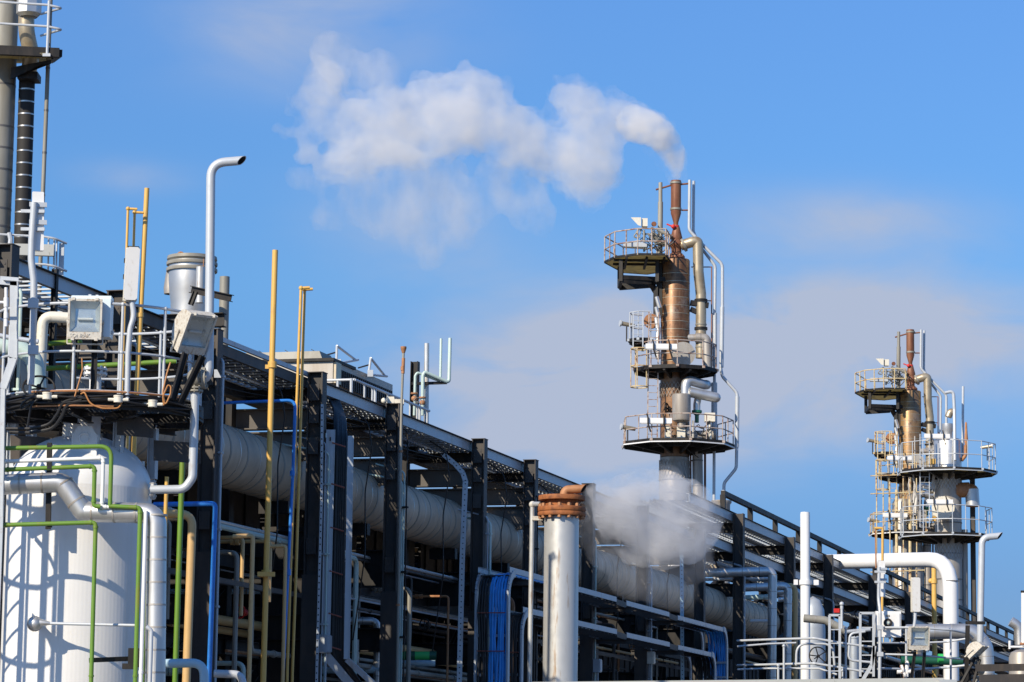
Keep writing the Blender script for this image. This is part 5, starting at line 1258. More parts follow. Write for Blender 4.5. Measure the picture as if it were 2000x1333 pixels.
# ------------------------------------------------------------------ column towers
def oct_ring(c, r, n, a0, a1, full):
    k = n if full else n + 1
    return [c + Vector((math.cos(rad(a0 + (a1 - a0) * i / n)) * r, math.sin(rad(a0 + (a1 - a0) * i / n)) * r, 0)) for i in range(k)]
def platform(parent, c, ri, ro, a0, a1, n, railm, deckm='deck', rail=1.08, gaps=(), name='platform', beams=6, lip='white', mid=True):
    """gallery round a column: deck slab, kick plate, radial beams, handrail with posts"""
    full = abs(a1 - a0 - 360) < 1e-3
    I = oct_ring(c, ri, n, a0, a1, full); Oo = oct_ring(c, ro, n, a0, a1, full)
    b = MB(); m_ = len(I)
    rng = range(m_) if full else range(m_ - 1)
    for i in rng:
        j = (i + 1) % m_; dz = Vector((0, 0, .04))
        b.hexa([I[i], Oo[i], Oo[j], I[j]], [I[i] + dz, Oo[i] + dz, Oo[j] + dz, I[j] + dz])
    pl = part(name, b, M[deckm], parent)
    b = MB()
    for i in rng:
        j = (i + 1) % m_; b.bar(Oo[i] + Vector((0, 0, .02)), Oo[j] + Vector((0, 0, .02)), .03, .16)
    part('kick_plate', b, M['steel2'], pl)
    if lip:
        b = MB()
        for i in rng:
            j = (i + 1) % m_; e0 = (Oo[i] - c).normalized() * .03; e1 = (Oo[j] - c).normalized() * .03
            b.bar(Oo[i] + e0 - Zu * .05, Oo[j] + e1 - Zu * .05, .04, .05)
        part('edge_trim', b, M[lip], pl)
    b = MB()
    for i in range(beams):
        a = rad(a0 + (a1 - a0) * (i + .5) / beams); e = Vector((math.cos(a), math.sin(a), 0))
        rx = ro * .93
        q0, q1 = c + e * (ri * .5), c + e * rx
        s_ = e.cross(Zu)
        b.add([q0 + s_ * .05 - Zu * .42, q0 - s_ * .05 - Zu * .42, q1 + s_ * .05 - Zu * .14, q1 - s_ * .05 - Zu * .14, q0 + s_ * .05 - Zu * .004, q0 - s_ * .05 - Zu * .004, q1 + s_ * .05 - Zu * .004, q1 - s_ * .05 - Zu * .004], [(0, 1, 3, 2), (4, 6, 7, 5), (0, 2, 6, 4), (1, 5, 7, 3), (2, 3, 7, 6), (0, 4, 5, 1)])
    rm_ = (ri + ro) / 2; mm = oct_ring(c, rm_, n, a0, a1, full)
    for i in rng: b.bar(mm[i] - Zu * .09, mm[(i + 1) % m_] - Zu * .09, .06, .16)
    part('underframe', b, M['steel2'], pl)
    b = MB(); rt = .026
    Rr = oct_ring(c, ro - .05, n, a0, a1, full)
    for h in ((rail, rail * .52) if mid else (rail,)):
        for i in rng:
            if i in gaps: continue
            b.tube([Rr[i] + Zu * h, Rr[(i + 1) % m_] + Zu * h], rt, 7)
    for i in range(m_): b.tube([Rr[i], Rr[i] + Zu * rail], rt, 7); b.box(Rr[i] + Zu * .04 + (Rr[i] - c).normalized() * .05, .12, .12, .10)
    for i in rng:
        q = (Rr[i] + Rr[(i + 1) % m_]) / 2
        if (Rr[i] - Rr[(i + 1) % m_]).length > 1.3: b.tube([q, q + Zu * rail], rt * .9, 7)
    part('handrail', b, M[railm], pl)
    return pl
def ladder(parent, p0, p1, wd, side, m, cage=None):
    b = MB(); s = Vector(side).normalized() * wd / 2
    for k in (-1, 1): b.bar(p0 + s * k, p1 + s * k, .05, .03, (0, 1, 0))
    z = p0.z
    while z < p1.z:
        q = p0.lerp(p1, (z - p0.z) / (p1.z - p0.z)); b.tube([q - s, q + s], .014, 6); z += .30
    o = part('ladder', b, M[m], parent)
    if cage:
        fr = Vector(side).cross(Zu).normalized() * cage
        b = MB(); z = p0.z + 2.2
        ps = []
        while z < p1.z + 1.0:
            q = Vector((p0.x, p0.y, z)); arc = [q + s * 1.4 * math.cos(a) + fr * .75 * math.sin(a) for a in [PI * i / 8 for i in range(9)]]
            for u_, v_ in zip(arc[:-1], arc[1:]): b.bar(u_, v_, .012, .05)
            ps.append(arc); z += 1.0
        for i in (1, 3, 4, 5, 7):
            if len(ps) > 1: b.bar(ps[0][i], ps[-1][i], .012, .045, (1, 0, 0))
        part('ladder_cage', b, M[m], o)
    return o
def tlamp(c, label, ax=1):
    """long white tube lamp strapped to a handrail"""
    t = thing('tube_lamp', label, 'lamp', c - Zu * .12)
    b = MB(); b.box(c, 1.36, .13, .22); part('body', b, M['white'], t)
    b = MB(); b.box(c - Zu * .12, 1.28, .09, .05); part('diffuser', b, M['diff'], t)
    for x in (-.34, .34):
        b = MB(); b.tube(fillet([c + Vector((x - .05, -.10, .28)), c + Vector((x, -.14, .1)), c + Vector((x, -.14, -.15)), c + Vector((x + .12, -.1, -.5))], .1), .035, 8); part('strap', b, M['steel2'], t)
    return t
def hlamp(c, label, d=(-1, -.3, .12)):
    t = thing('floodlight', label, 'floodlight', c, 'small drum floodlights on the towers')
    d = Vector(d).normalized(); b = MB(); b.cyl(c - d * .34, c + d * .26, .085, .10, 16); part('casing', b, M['tan'], t)
    b = MB(); b.cyl(c + d * .26, c + d * .32, .14, .14, 18); part('front_rim', b, M['rail'], t)
    b = MB(); b.tube([c - Zu * .1, c - Zu * .75], .03, 6); part('stand', b, M['steel2'], t)
    return t
def wires(parent, c, seed, n=10, spread=.6):
    rnd = random.Random(seed); b = MB()
    for i in range(n):
        p = c + Vector((rnd.uniform(-spread, spread), rnd.uniform(-.3, .3), rnd.uniform(-.3, .3)))
        pts = [p]
        for k in range(4): pts.append(pts[-1] + Vector((rnd.uniform(-.3, .35), rnd.uniform(-.1, .1), rnd.uniform(-.3, .28))))
        b.tube(fillet(pts, .12, 4), rnd.choice((.015, .02, .03)), 6)
    return b

def rust_tower(Y, ox, oy, k, label, shellm, railm, lowm, who, lower=True):
    def q(px, py, dY=0.0): return P(ox + (px - 1321) * k, oy + (py - 350) * k, Y, dY)
    u = lambda px: U(px * k, Y)
    base = q(1318, 1100)
    t = thing('process_tower', label, 'tower', drop(base))
    ax = lambda y, dx=0: Vector((q(1319 + dx, 600).x, base.y, q(1319, y).z))
    b = MB(); top = q(1319, 508).z; mid = q(1319, 716).z; low = q(1319, 975).z
    cx = q(1319, 600).x
    c0 = Vector((cx, base.y, 0))
    b.lathe(c0, [(u(28.5), mid), (u(28.5), top - .06), (u(27), top), (.01, top + .02)], 40); part('upper_shell', b, M[shellm], t)
    y_ = 522
    while y_ < 716:
        b = MB(); b.lathe(c0 + Zu * q(0, y_).z, [(u(28.5), -.012), (u(28.9), -.012), (u(28.9), .012), (u(28.5), .012)], 40); part('cladding_band', b, M['tan'], t); y_ += 15.5
    b = MB(); b.lathe(c0, [(u(29), q(0, 878).z), (u(29), mid)], 40); part('middle_shell', b, M[shellm], t)
    b = MB(); b.lathe(c0, [(u(30), 0), (u(30), q(0, 925).z), (u(29), q(0, 922).z), (u(29), q(0, 879).z)], 40)
    for y in (922, 948): b.lathe(c0 + Zu * q(0, y).z, [(u(30), -.03), (u(31.5), -.03), (u(31.5), .03), (u(30), .03)], 40)
    part('lower_shell', b, M['towg'], t)
    # mesh guards under the galleries
    for (ya, yb) in ((734, 762), (884, 920)):
        b = MB()
        za, zb = q(0, ya).z, q(0, yb).z
        for i in range(26):
            a = 2 * PI * i / 26
            for sg in (1, -1):
                pts = [c0 + Vector((math.cos(a + sg * f * .5) * u(30.6), math.sin(a + sg * f * .5) * u(30.6), za + (zb - za) * f)) for f in (0, .5, 1)]
                b.tube(pts, .012, 4)
        part('mesh_guard', b, M['towg'], t)
    # neck and burner chimney
    b = MB(); b.lathe(q(1321, 508), [(u(13), 0), (u(13), .25), (u(10), .3), (u(10.5), u(40)), (u(12), u(44)), (u(7), u(64)), (u(5), u(70))], 24); b.lathe(q(1321, 478), [(u(9), -u(12)), (u(14), 0), (u(9), u(12))], 20)
    b.flange(q(1321, 503), Zu, u(17), .08, 10); part('neck', b, M['chim'], t)
    ch = part('chimney', MB().lathe(q(1320, 443), [(u(4.5), 0), (u(5), u(8)), (u(10.2), u(26)), (u(10.2), u(93)), (u(9), u(93)), (u(9), u(80)), (.01, u(80))], 28), M['chim'], t)
    b = MB()
    for y in (358, 409): b.lathe(q(1320, y), [(u(10.2), -u(2)), (u(11.4), -u(2)), (u(11.4), u(2)), (u(10.2), u(2))], 24)
    part('clamp_band', b, M['towo'], ch)
    b = MB(); b.flange(q(1320, 444), Zu, u(7), u(5), 8); b.sphere(q(1315, 443, -.2), u(4.5)); b.bar(q(1302, 438, -.2), q(1316, 444, -.2), .05, .06); part('red_valve', b, M['red'], t)
    # overhead pipe
    b = MB(); pth = fillet([q(1330, 480), q(1352, 473, -.1), q(1363, 472, -.1), q(1364, 530, -.1), q(1369, 575), q(1369, 700)], [.4, .35, .75, .9], 8)
    b.tube(pth, u(10.5), 22); bands(b, [q(1369, 590), q(1369, 700)], u(10.5), 1.0, .06, 1, .02); b.cyl(q(1333, 480), q(1337, 478), u(14), n=22, m=1); part('overhead_pipe', b, [M['tan'], M['towo']], t)
    b = MB(); b.bar(q(1348, 592), q(1384, 597), .3, .22); b.bar(q(1348, 604), q(1366, 612), .25, .2)
    part('pipe_bracket', b, M['steel2'], t); b = MB(); b.cyl(q(1369, 585), q(1369, 590), u(13), n=22); part('pipe_collar', b, M['steel2'], t); b = MB(); b.cyl(q(1369, 640), q(1369, 645), u(13), n=22)
    part('pipe_bracket', b, M['steel2'], t)
    # poles beside the chimney
    b = MB(); b.tube([q(1290, 357), q(1290, 395)], u(4), 12); b.tube([q(1290, 395), q(1289, 500)], u(5.2), 12); part('vent_stub', b, M['towo'], t)
    b = MB(); b.tube([q(1281, 371), q(1312, 362), q(1346, 359)], u(1.9), 8); part('tie_arm', b, M['chim'], t); b = MB(); b.tube([q(1331, 411), q(1346, 411)], u(1.6), 8); part('tie_arm', b, M['chim'], t)
    b = MB(); b.tube(fillet([q(1347, 352), q(1346, 450), q(1372, 478), q(1411, 517), q(1411, 600), q(1408, 722), q(1411, 736), q(1440, 768), q(1439, 872), q(1438, 915), q(1414, 944), q(1413, 1060)], .4), u(3.2), 12)
    for (a_, z_) in ((( 1410.5, 600), (1409, 718)), ((1440, 775), (1439, 874)), ((1413, 958), (1413, 1060))): b.cyl(q(*a_), q(*z_), u(4.4), n=12)
    part('riser_pipe', b, M['greyp'] if k == 1 else M['rail'], t)
    b = MB(); b.tube(fillet([q(1355, 354, .3), q(1354, 452, .3), q(1366, 480, .3), q(1397, 520, .3), q(1396, 608, .3), q(1394, 1060, .3)], .4), u(3), 12); b.cyl(q(1396, 612, .3), q(1396, 716, .3), u(4.6), n=12); b.cyl(q(1395, 748, .3), q(1395, 880, .3), u(6), n=12); part('riser_pipe', b, M['greyp'] if k == 1 else M['rail'], t)
    b = MB(); b.tube([q(1390, 522, .2), q(1390, 720, .2)], .03, 6)
    for y in (522, 588): b.tube([q(1350, y, .2), q(1391, y, .2)], .025, 6)
    part('conduit', b, M['chim'], t)
    # top gallery, reaching out to the left
    pc_ = q(1262, 505); rO = u(82)
    zt = q(0, 498).z
    pg = [(-1.0, .1), (-.78, -.6), (-.25, -1.05), (.42, -1.05), (.55, -.3), (.55, 1.2), (.1, 1.7), (-.5, 1.5)]
    cc = Vector((pc_.x, base.y, zt)); pts = [cc + Vector((x * rO, y * rO, 0)) for x, y in pg]
    b = MB(); b.prism(pts, (0, 0, .05)); pl = part('platform', b, M['deck'], t)
    b = MB(); n_ = len(pts)
    for i in range(n_): b.bar(pts[i] + Zu * .03, pts[(i + 1) % n_] + Zu * .03, .05, .09)
    for x in (-.5, -.02, .4): b.bar(cc + Vector((x * rO, -.85 * rO, -.06)), cc + Vector((x * rO, .65 * rO, -.06)), .10, .11)
    for y in (-.45, .1): b.bar(cc + Vector((-.8 * rO, y * rO, -.055)), cc + Vector((.5 * rO, y * rO, -.055)), .09, .10)
    part('underframe', b, M['steel2'], pl)
    b = MB(); edge_ = [5, 6, 7, 0, 1, 2, 3, 4]
    for i_, j_ in zip(edge_[:-1], edge_[1:]):
        for h in (1.15, .6): b.tube([pts[i_] + Zu * h, pts[j_] + Zu * h], .03, 7)
        for f in (0, .5): p_ = pts[i_].lerp(pts[j_], f); b.tube([p_, p_ + Zu * 1.15], .03, 7)
    b.tube([pts[4], pts[4] + Zu * 1.15], .03, 7)
    part('handrail', b, M[railm], pl)
    b = MB()
    fx, fy = -.62 * rO, -.55 * rO
    for (x, y) in ((fx, fy), (fx, .5 * rO), (.25 * rO, fy)):
        b.ibeam(cc + Vector((x, y, -.05)), cc + Vector((x, y, -u(46))), .18, .16, .02, D)
    for y in (fy, .5 * rO):
        b.bar(cc + Vector((fx, y, -u(38))), cc + Vector((.7 * rO, y * .2, -u(36))), .16, .18); b.bar(cc + Vector((fx, y, -u(46))), cc + Vector((.1 * rO, y * .5, -u(44))), .14, .15)
    b.bar(cc + Vector((fx, fy, -u(42))), cc + Vector((fx, .5 * rO, -u(42))), .14, .2)
    b.bar(cc + Vector((.1 * rO, fy * .4, -u(44))), cc + Vector((.24 * rO, 0, -u(58))), .2, .2); b.ibeam(cc + Vector((.24 * rO, -.2, -u(50))), cc + Vector((.24 * rO, -.2, -u(105))), .22, .2, .02, D)
    b.ibeam(cc + Vector((.24 * rO + u(8), -.1, -u(2))), cc + Vector((.24 * rO + u(8), -.1, -u(110))), .3, .26, .02, D)
    part('outrigger', b, M['steel2'], pl)
    b = wires(t, q(1270, 470, -.5), 4, 16, .7); b.cyl(q(1272, 455, -.4), q(1300, 478, -.2), u(6), n=10); b.cyl(q(1258, 492, -.6), q(1258, 450, -.6), u(2), n=8); b.cyl(q(1284, 448, -.3), q(1310, 462, -.3), u(4), n=10); part('valve_gear', b, M['towo'], t)
    b = wires(t, q(1275, 470, -.4), 9, 12, .8); part('cables', b, M['cable'], t)
    b = MB(); b.cyl(q(1277, 438, -.3), q(1277.5, 438, -.2), u(5), n=16); part('warning_disc', b, M['chim'], t)
    b = MB(); c_ = q(1248, 434, -.8); b.add([q(1232, 425, -.8), q(1252, 425, -.8), q(1252, 442, -.8), q(1246, 440, -.8), q(1232, 425, -.3), q(1252, 425, -.3), q(1252, 442, -.3), q(1246, 440, -.3)], [(0, 1, 2, 3), (7, 6, 5, 4), (0, 4, 5, 1), (1, 5, 6, 2), (2, 6, 7, 3), (3, 7, 4, 0)]); b.box(q(1259, 436, -.5), u(11), .4, u(16)); part('weather_hood', b, M['cream'], t)
    b = MB(); b.box(q(1240, 479, -1.0), u(46), .3, u(9)); part('cable_trough', b, M['rail'], pl)
    # small side gallery with ladder cage
    cc2 = q(1256, 668, -.3)
    platform(t, cc2, .05, u(30), 90, 300, 4, 'rail' if k == 1 else 'raily', 'steel', 1.25, name='platform', beams=3, lip=None)
    b = MB(); b.cyl(q(1272, 628, .1), q(1272, 628, -.35), u(15), n=24); b.cyl(q(1272, 628, .8), q(1272, 628, .1), u(10), n=20); part('manhole', b, M['rustp'], t)
    ladder(t, q(1274, 862, -.9), q(1277, 610, -.9), .42, (1, 0, 0), railm if k < 1 else 'railb', None)
    ladder(t, q(1246, 680, -1.0), q(1246, 610, -1.0), .42, (1, 0, 0), 'rail' if k == 1 else 'raily', None)
    b = MB(); cq = q(1249, 745, -.8)
    for y in (672, 706, 746): b.torus(Vector((cq.x, cq.y, q(0, y).z)), Zu, u(17), .03, 20, 5)
    for a in range(5): e = Vector((math.cos(a * 1.2 + 2), math.sin(a * 1.2 + 2), 0)) * u(17); b.tube([Vector((cq.x, cq.y, q(0, 746).z)) + e, Vector((cq.x, cq.y, q(0, 672).z)) + e], .022, 5)
    part('ladder_cage', b, M['raily'], t)
    b = MB(); rnd = random.Random(8)
    for i in range(6):
        b.cyl(q(1284 + rnd.uniform(-3, 3), 580 + i * 20, -.8), q(1286 + rnd.uniform(-3, 3), 602 + i * 20, -.8), u(4.5), n=8)
    part('torn_lagging', b, M['silver'], t)
    # middle gallery
    cm = Vector((cx, base.y, q(1316, 727).z))
    platform(t, cm, u(31), u(84), -205, 25, 6, railm, 'steel', 1.15, name='platform', beams=6, lip=None)
    b = MB(); b.cyl(q(1334, 692, -.9), q(1334, 692, -1.12), u(24), n=32); b.cyl(q(1334, 692, -.1), q(1334, 692, -.9), u(16), n=24)
    part('manway_cover', b, M['towg'], t)
    b = MB(); b.cyl(q(1342, 660, -.2), q(1360, 660, -.2), u(7), n=16); b.cyl(q(1358, 660, -.2), q(1368, 660, -.2), u(10), n=16); b.tube(fillet([q(1366, 660, -.2), q(1380, 661, -.2), q(1381, 720, -.2)], .4), u(9), 16); part('side_nozzle', b, M['towg'], t)
    # exchanger and pipes under it
    b = MB(); b.lathe(q(1331, 822, -1.3), [(u(8), -u(14)), (u(8), -.1), (u(17), 0), (u(18), u(3)), (u(18), u(50)), (u(16), u(52)), (.01, u(52))], 28); part('seal_pot', b, M['towg'], t)
    b = MB(); b.tube(fillet([q(1339, 774, -1.2), q(1339, 741, -1.2), q(1375, 752, -.8), q(1380, 752, .3)], .5), u(9.5), 18); b.tube(fillet([q(1346, 766, -1.2), q(1398, 777, -1.0)], .5), u(10), 18); b.sphere(q(1398, 777, -1.0), u(10)); b.tube(fillet([q(1365, 770, -.9), q(1361, 790, -.9), q(1361, 806, -.9)], .3), u(7), 16); part('crossover_pipe', b, M['silver'], t)
    b = MB(); b.lathe(q(1361, 826, -.9), [(u(4), 0), (u(4), u(14)), (u(10), u(20)), (u(10), u(24)), (.01, u(25))], 20); part('control_valve', b, M['gval'], t)
    b = MB(); b.torus(q(1302, 797, -.8), (.9, -.45, 0), u(9), .03, 20, 6); b.tube([q(1296, 800, -.7), q(1314, 798, -.8)], .03, 6)
    for e in (Vector((0, 0, 1)), Vector((.4, .8, 0))): b.tube([q(1302, 797, -.8) - e * u(8), q(1302, 797, -.8) + e * u(8)], .025, 5)
    part('valve_wheel', b, M['steel2'], t)
    # bottom gallery
    cl_ = Vector((cx + u(5), base.y, q(1326, 872).z))
    if lower:
        platform(t, cl_, u(31), u(112), -200, 40, 6, railm, 'steel', 1.15, name='platform', beams=7, lip='white')
        b = MB(); b.box(q(1304, 850, -1.2), u(11), .3, u(36)); b.box(q(1330, 848, -1.2), u(16), .3, u(30)); part('cabinet', b, M['cream'], t); b = MB(); b.cyl(q(1350, 852, -.7), q(1398, 850, -.7), u(10), n=16); b.tube(fillet([q(1340, 835, -1.1), q(1346, 855, -1.1), q(1370, 856, -1.0)], .3), u(6), 12); b.tube([q(1354, 822, -1.3), q(1354, 864, -1.3)], .05, 8); part('piping', b, M['towg'], t)
        b = wires(t, q(1350, 845, -1.2), 12, 16, .8); part('cables', b, M['cable'], t)
        b = MB(); b.box(q(1386, 816, -1.2), u(20), .4, u(17)); b.tube([q(1386, 824, -1.2), q(1388, 860, -1.2)], .05, 6); part('weather_hood', b, M['cream'], t)
        b = MB(); b.tube([q(1362, 878), q(1364, 1060)], u(10.5), 20); bands(b, [q(1362, 900), q(1364, 1060)], u(10.5), 1.1, .05, 1, .02); part('side_pipe', b, [M['towg'], M['seam']], t)
        b = MB(); b.tube([q(1377, 886, .2), q(1377, 1060, .2)], u(2.4), 8); b.tube([q(1349, 890), q(1349, 1060)], u(2), 8); part('conduit', b, M['chim'], t)
    tlamp(q(1292, 677, -1.75), 'long white tube lamp on the middle gallery of ' + who)
    if lower:
        tlamp(q(1281, 822, -2.3), 'long white tube lamp on the lowest gallery of ' + who)
        hlamp(q(1226, 836, -.8), 'drum floodlight at the left of the lowest gallery of ' + who)
    hlamp(q(1224, 634, -.2), 'drum floodlight on the small side gallery of ' + who)
    return t, q, u
rust_tower(130, 1321, 350, 1.0, 'tallest rust brown tower, steaming from its burner chimney', 'towr', 'railb', 'towg', 'the steaming tower')
rust_tower(170, 1779, 643, .77, 'farther rust brown tower at the right, no steam at its chimney', 'towr2', 'raily', 'towg', 'the farther rusty tower')
# low drum by the foot of the main tower
b = MB(); c_ = P(1409, 1040, 118); b.lathe(c_, [(U(17, 118), -2), (U(17, 118), U(54, 118)), (U(20, 118), U(58, 118)), (U(20, 118), U(62, 118)), (.01, U(63, 118))], 28)
solo('vessel', b, M['towg'], 'grey round vessel top behind the guard rail below the steaming tower', 'vessel')

# silver tower in front of the second rusty one
YT = 163.0
def qs(px, py, dY=0.0): return P(px, py, YT, dY)
us = lambda p: U(p, YT)
sv = thing('process_tower', 'pale grey tower with two wide galleries at the far right', 'tower', drop(qs(1853, 1200)))
cs = Vector((qs(1852, 1000).x, qs(1852, 1000).y, 0))
b = MB(); b.lathe(cs, [(us(26), 0), (us(26), qs(0, 900).z)], 36)
for y in (1000, 1060, 1110, 1150): b.lathe(cs + Zu * qs(0, y).z, [(us(26), -.03), (us(26.8), -.03), (us(26.8), .03), (us(26), .03)], 36, 1)
part('shell', b, [M['towg'], M['seam']], sv)
b = MB(); b.lathe(cs, [(us(27), qs(0, 903).z), (us(27), qs(0, 842).z), (us(24), qs(0, 836).z), (us(10), qs(0, 834).z)], 36); b.lathe(cs, [(us(10), qs(0, 835).z), (us(10), qs(0, 822).z), (us(11), qs(0, 820).z), (us(11), qs(0, 806).z), (.01, qs(0, 805).z)], 24); part('top_drum', b, M['silver'], sv)
b = MB(); b.tube(fillet([qs(1852, 815), qs(1856, 804), qs(1866, 806)], .3), us(7), 14); part('top_elbow', b, M['tan'], sv)
for (ya, yb) in ((912, 935), (1042, 1070)):
    b = MB()
    za, zb = qs(0, ya).z, qs(0, yb).z
    for i in range(24):
        a = 2 * PI * i / 24
        for sg in (1, -1): b.tube([cs + Vector((math.cos(a + sg * f * .5) * us(27), math.sin(a + sg * f * .5) * us(27), za + (zb - za) * f)) for f in (0, .5, 1)], .015, 4)
    part('mesh_guard', b, M['rail'], sv)
platform(sv, Vector((cs.x - us(2), cs.y, qs(0, 903).z)), us(28), us(97), -200, 20, 6, 'rail', 'deck', 1.55, beams=7, lip='rail')
platform(sv, Vector((cs.x - us(5), cs.y, qs(0, 1028).z)), us(28), us(92), -200, 20, 6, 'rail', 'deck', 1.55, beams=7, lip='rail')
b = MB(); b.tube(fillet([qs(1845, 768, -.5), qs(1862, 764, -.5), qs(1864, 800, -.5), qs(1865, 900, -.9)], .5), us(3.2), 12); part('vent_hook', b, M['greyp'], sv)
b = MB(); b.tube([qs(1881, 755, .3), qs(1880, 900, .3)], us(2.6), 10); part('vent_stub', b, M['greyp'], sv)
b = MB(); b.lathe(qs(1887, 856, -.3), [(us(2), -us(22)), (us(4), -us(4)), (us(3), us(8)), (us(2), us(30)), (.01, us(32))], 12); b.tube(fillet([qs(1886, 870, -.3), qs(1886, 890, -.3), qs(1878, 900, -.3)], .3), us(3.5), 10); part('relief_valve', b, M['rustp'], sv)
b = MB(); b.cyl(qs(1842, 992, -1.5), qs(1842, 992, -1.75), us(22), n=32); b.cyl(qs(1845, 990, .2), qs(1842, 992, -1.5), us(18), n=24); part('manway_cover', b, M['cream'], sv)
b = MB(); b.cyl(qs(1866, 958, -.3), qs(1893, 957, -.3), us(15), n=24); b.tube(fillet([qs(1890, 957, -.3), qs(1900, 957, -.3), qs(1899, 990, -.3)], .5), us(12), 18); part('side_nozzle', b, [M['rustp']], sv)
b = MB(); b.cyl(qs(1898, 956, -.4), qs(1900, 988, -.4), us(13.5), n=24); part('lagged_elbow', b, M['silver'], sv)
b = MB(); b.ibeam(qs(1899, 925, .6), drop(qs(1899, 925, .6)), .3, .25, .02, D); b.bar(qs(1888, 924, .4), qs(1902, 938, .4), .3, .3); part('pipe_post', b, M['steel'], sv)
b = MB(); b.tube([qs(1883, 1035, .2), drop(qs(1883, 1200, .2))], us(7), 16); part('side_pipe', b, M['towg'], sv)
b = MB(); b.cyl(qs(1814, 960, 0), qs(1832, 960, 0), us(5), n=12); part('side_stub', b, M['tan'], sv)
ladder(sv, qs(1806, 1030, -1.4), qs(1806, 848, -1.4), .5, (1, 0, 0), 'rail', None)
b = MB(); rnd = random.Random(21)
for i in range(12):
    x = rnd.uniform(1776, 1822); y0 = rnd.uniform(852, 960); b.tube(fillet([qs(x, y0, -.6), qs(x + rnd.uniform(-4, 6), y0 + 16, -.6), qs(x + rnd.uniform(-4, 4), y0 + 50, -.6)], .2), us(rnd.choice((1.2, 1.8, 2.6))), 8)
b.box(qs(1800, 1008, -1), us(14), .5, us(22)); part('piping', b, M['towg'], sv)
b = MB(); b.box(qs(1822, 902, -1), us(9), .4, us(10)); b.box(qs(1824, 1014, -1), us(6), .4, us(9)); part('yellow_valve', b, M['yellow'], sv)
tlamp(qs(1830, 852, -2.6), 'long white tube lamp on the upper gallery of the pale grey tower'); tlamp(qs(1836, 980, -2.6), 'long white tube lamp on the lower gallery of the pale grey tower')
hlamp(qs(1928, 873, -.6), 'drum floodlight at the right of the upper gallery of the pale grey tower', (1, -.3, .15))
# scaffolding pipes between the two right towers
b = MB(); rnd = random.Random(31)
for i in range(7): x = 1712 + i * 13; b.tube([qs(x, 900 + rnd.uniform(0, 60), 5), drop(qs(x - 1, 1200, 5))], us(rnd.choice((1.2, 2, 3))), 8)
for y in (930, 965, 1005, 1110, 1118): b.tube([qs(1700, y, 4.8), qs(1806, y - 4, 4.8)], us(1.2), 6)
b.lathe(drop(qs(1762, 1000, 6.5)), [(us(20), 0), (us(20), qs(0, 940).z), (us(15), qs(0, 932).z), (.01, qs(0, 930).z)], 24, 1)
solo('pipework', b, [M['raily'], M['towg']], 'tangle of yellowed uprights and rungs between the two right hand towers', 'pipework')

# ------------------------------------------------------------------ tower cut off at the upper left
YL = 62.0
def ql(px, py, dY=0.0): return P(px, py, YL, dY)
ul = lambda p: U(p, YL)
lt = thing('process_tower', 'weathered grey tower cut off by the upper left corner', 'tower', drop(ql(4, 470)))
b = MB(); p0, p1 = ql(8, -60), ql(-3, 470); cl2 = Vector((ql(3, 200).x, YL, 0))
zt_ = ql(0, -40).z
b.lathe(cl2, [(ul(27), 0), (ul(27), zt_)], 32)
for y in (168, 250, 292, 334, 372, 410, 445, 485): b.lathe(cl2 + Zu * ql(0, y).z, [(ul(27), -.02), (ul(27.5), -.02), (ul(27.5), .02), (ul(27), .02)], 32, 1)
part('shell', b, [M['towo'], M['seam']], lt)
b = MB(); b.tube([ql(53, 150), ql(42, 500), drop(ql(42, 520))], ul(16), 24)
for y in range(178, 520, 24): c_ = ql(53 - (y - 150) * .031, y); b.cyl(c_, c_ + Zu * .03, ul(16.6), n=24, m=1)
part('downcomer', b, [M['wall'], M['seaml']], lt)
b = MB(); b.tube(fillet([ql(-20, -20), ql(20, 10), ql(28, -30)], .5), ul(22), 20); b.tube(fillet([ql(52, 20, -.4), ql(51, 60, -.4), ql(62, 110, -.2), ql(54, 150)], .8), ul(16), 20); part('overhead_pipe', b, M['tan'], lt)
b = MB(); b.lathe(ql(56, 34, -.5), [(ul(18), 0), (ul(25), ul(7)), (ul(25), ul(50))], 8); part('junction_hood', b, M['silver'], lt)
b = MB(); b.tube([ql(100, -30, -.3), ql(83, 400, -.3), drop(ql(80, 460, -.3))], ul(4.2), 12); bands(b, [ql(100, -30, -.3), ql(83, 400, -.3)], ul(4.2), .9, .04, 1, .006); part('standpipe', b, [M['towo'], M['seam']], lt)
b = MB(); b.bar(ql(-60, 96, -1.3), ql(116, 104, -1.1), .12, ul(18)); b.bar(ql(116, 104, -1.1), ql(100, 116, 1.2), .12, ul(14)); b.add([ql(20, 156, -.4), ql(100, 117, -1.0), ql(100, 125, -1.0), ql(22, 132, -.4), ql(20, 156, -.3), ql(100, 117, -.9), ql(100, 125, -.9), ql(22, 132, -.3)], [(0, 1, 2, 3), (7, 6, 5, 4), (0, 4, 5, 1), (1, 5, 6, 2), (2, 6, 7, 3), (3, 7, 4, 0)])
b.box(ql(57, 152, -.2), ul(40), .5, ul(14)); pl = part('platform', b, M['steel2'], lt)
b = MB(); x = -40
while x < 98: b.bar(ql(x, 106, -1.2), ql(x + 6, 122, 1.3), .03, .05); x += 3.4
part('grating', b, M['deck'], pl)
b = MB(); 
for y in (8, 50): b.tube(fillet([ql(-40, y - 6, -1.2), ql(92, y + 2, -1.2), ql(121, y + 8, -1.2), ql(80, y + 20, .9)], .12), .026, 8)
b.tube([ql(96, 2, -1.2), ql(92, 110, -1.2)], .03, 8); b.box(ql(91, 108, -1.22), .16, .05, .06); part('handrail', b, M['rail'], pl)
b = MB(); b.bar(ql(-40, 486, -1.5), ql(106, 490, -1.5), .12, ul(22)); pl = part('platform', b, M['conc'], lt)
b = MB()
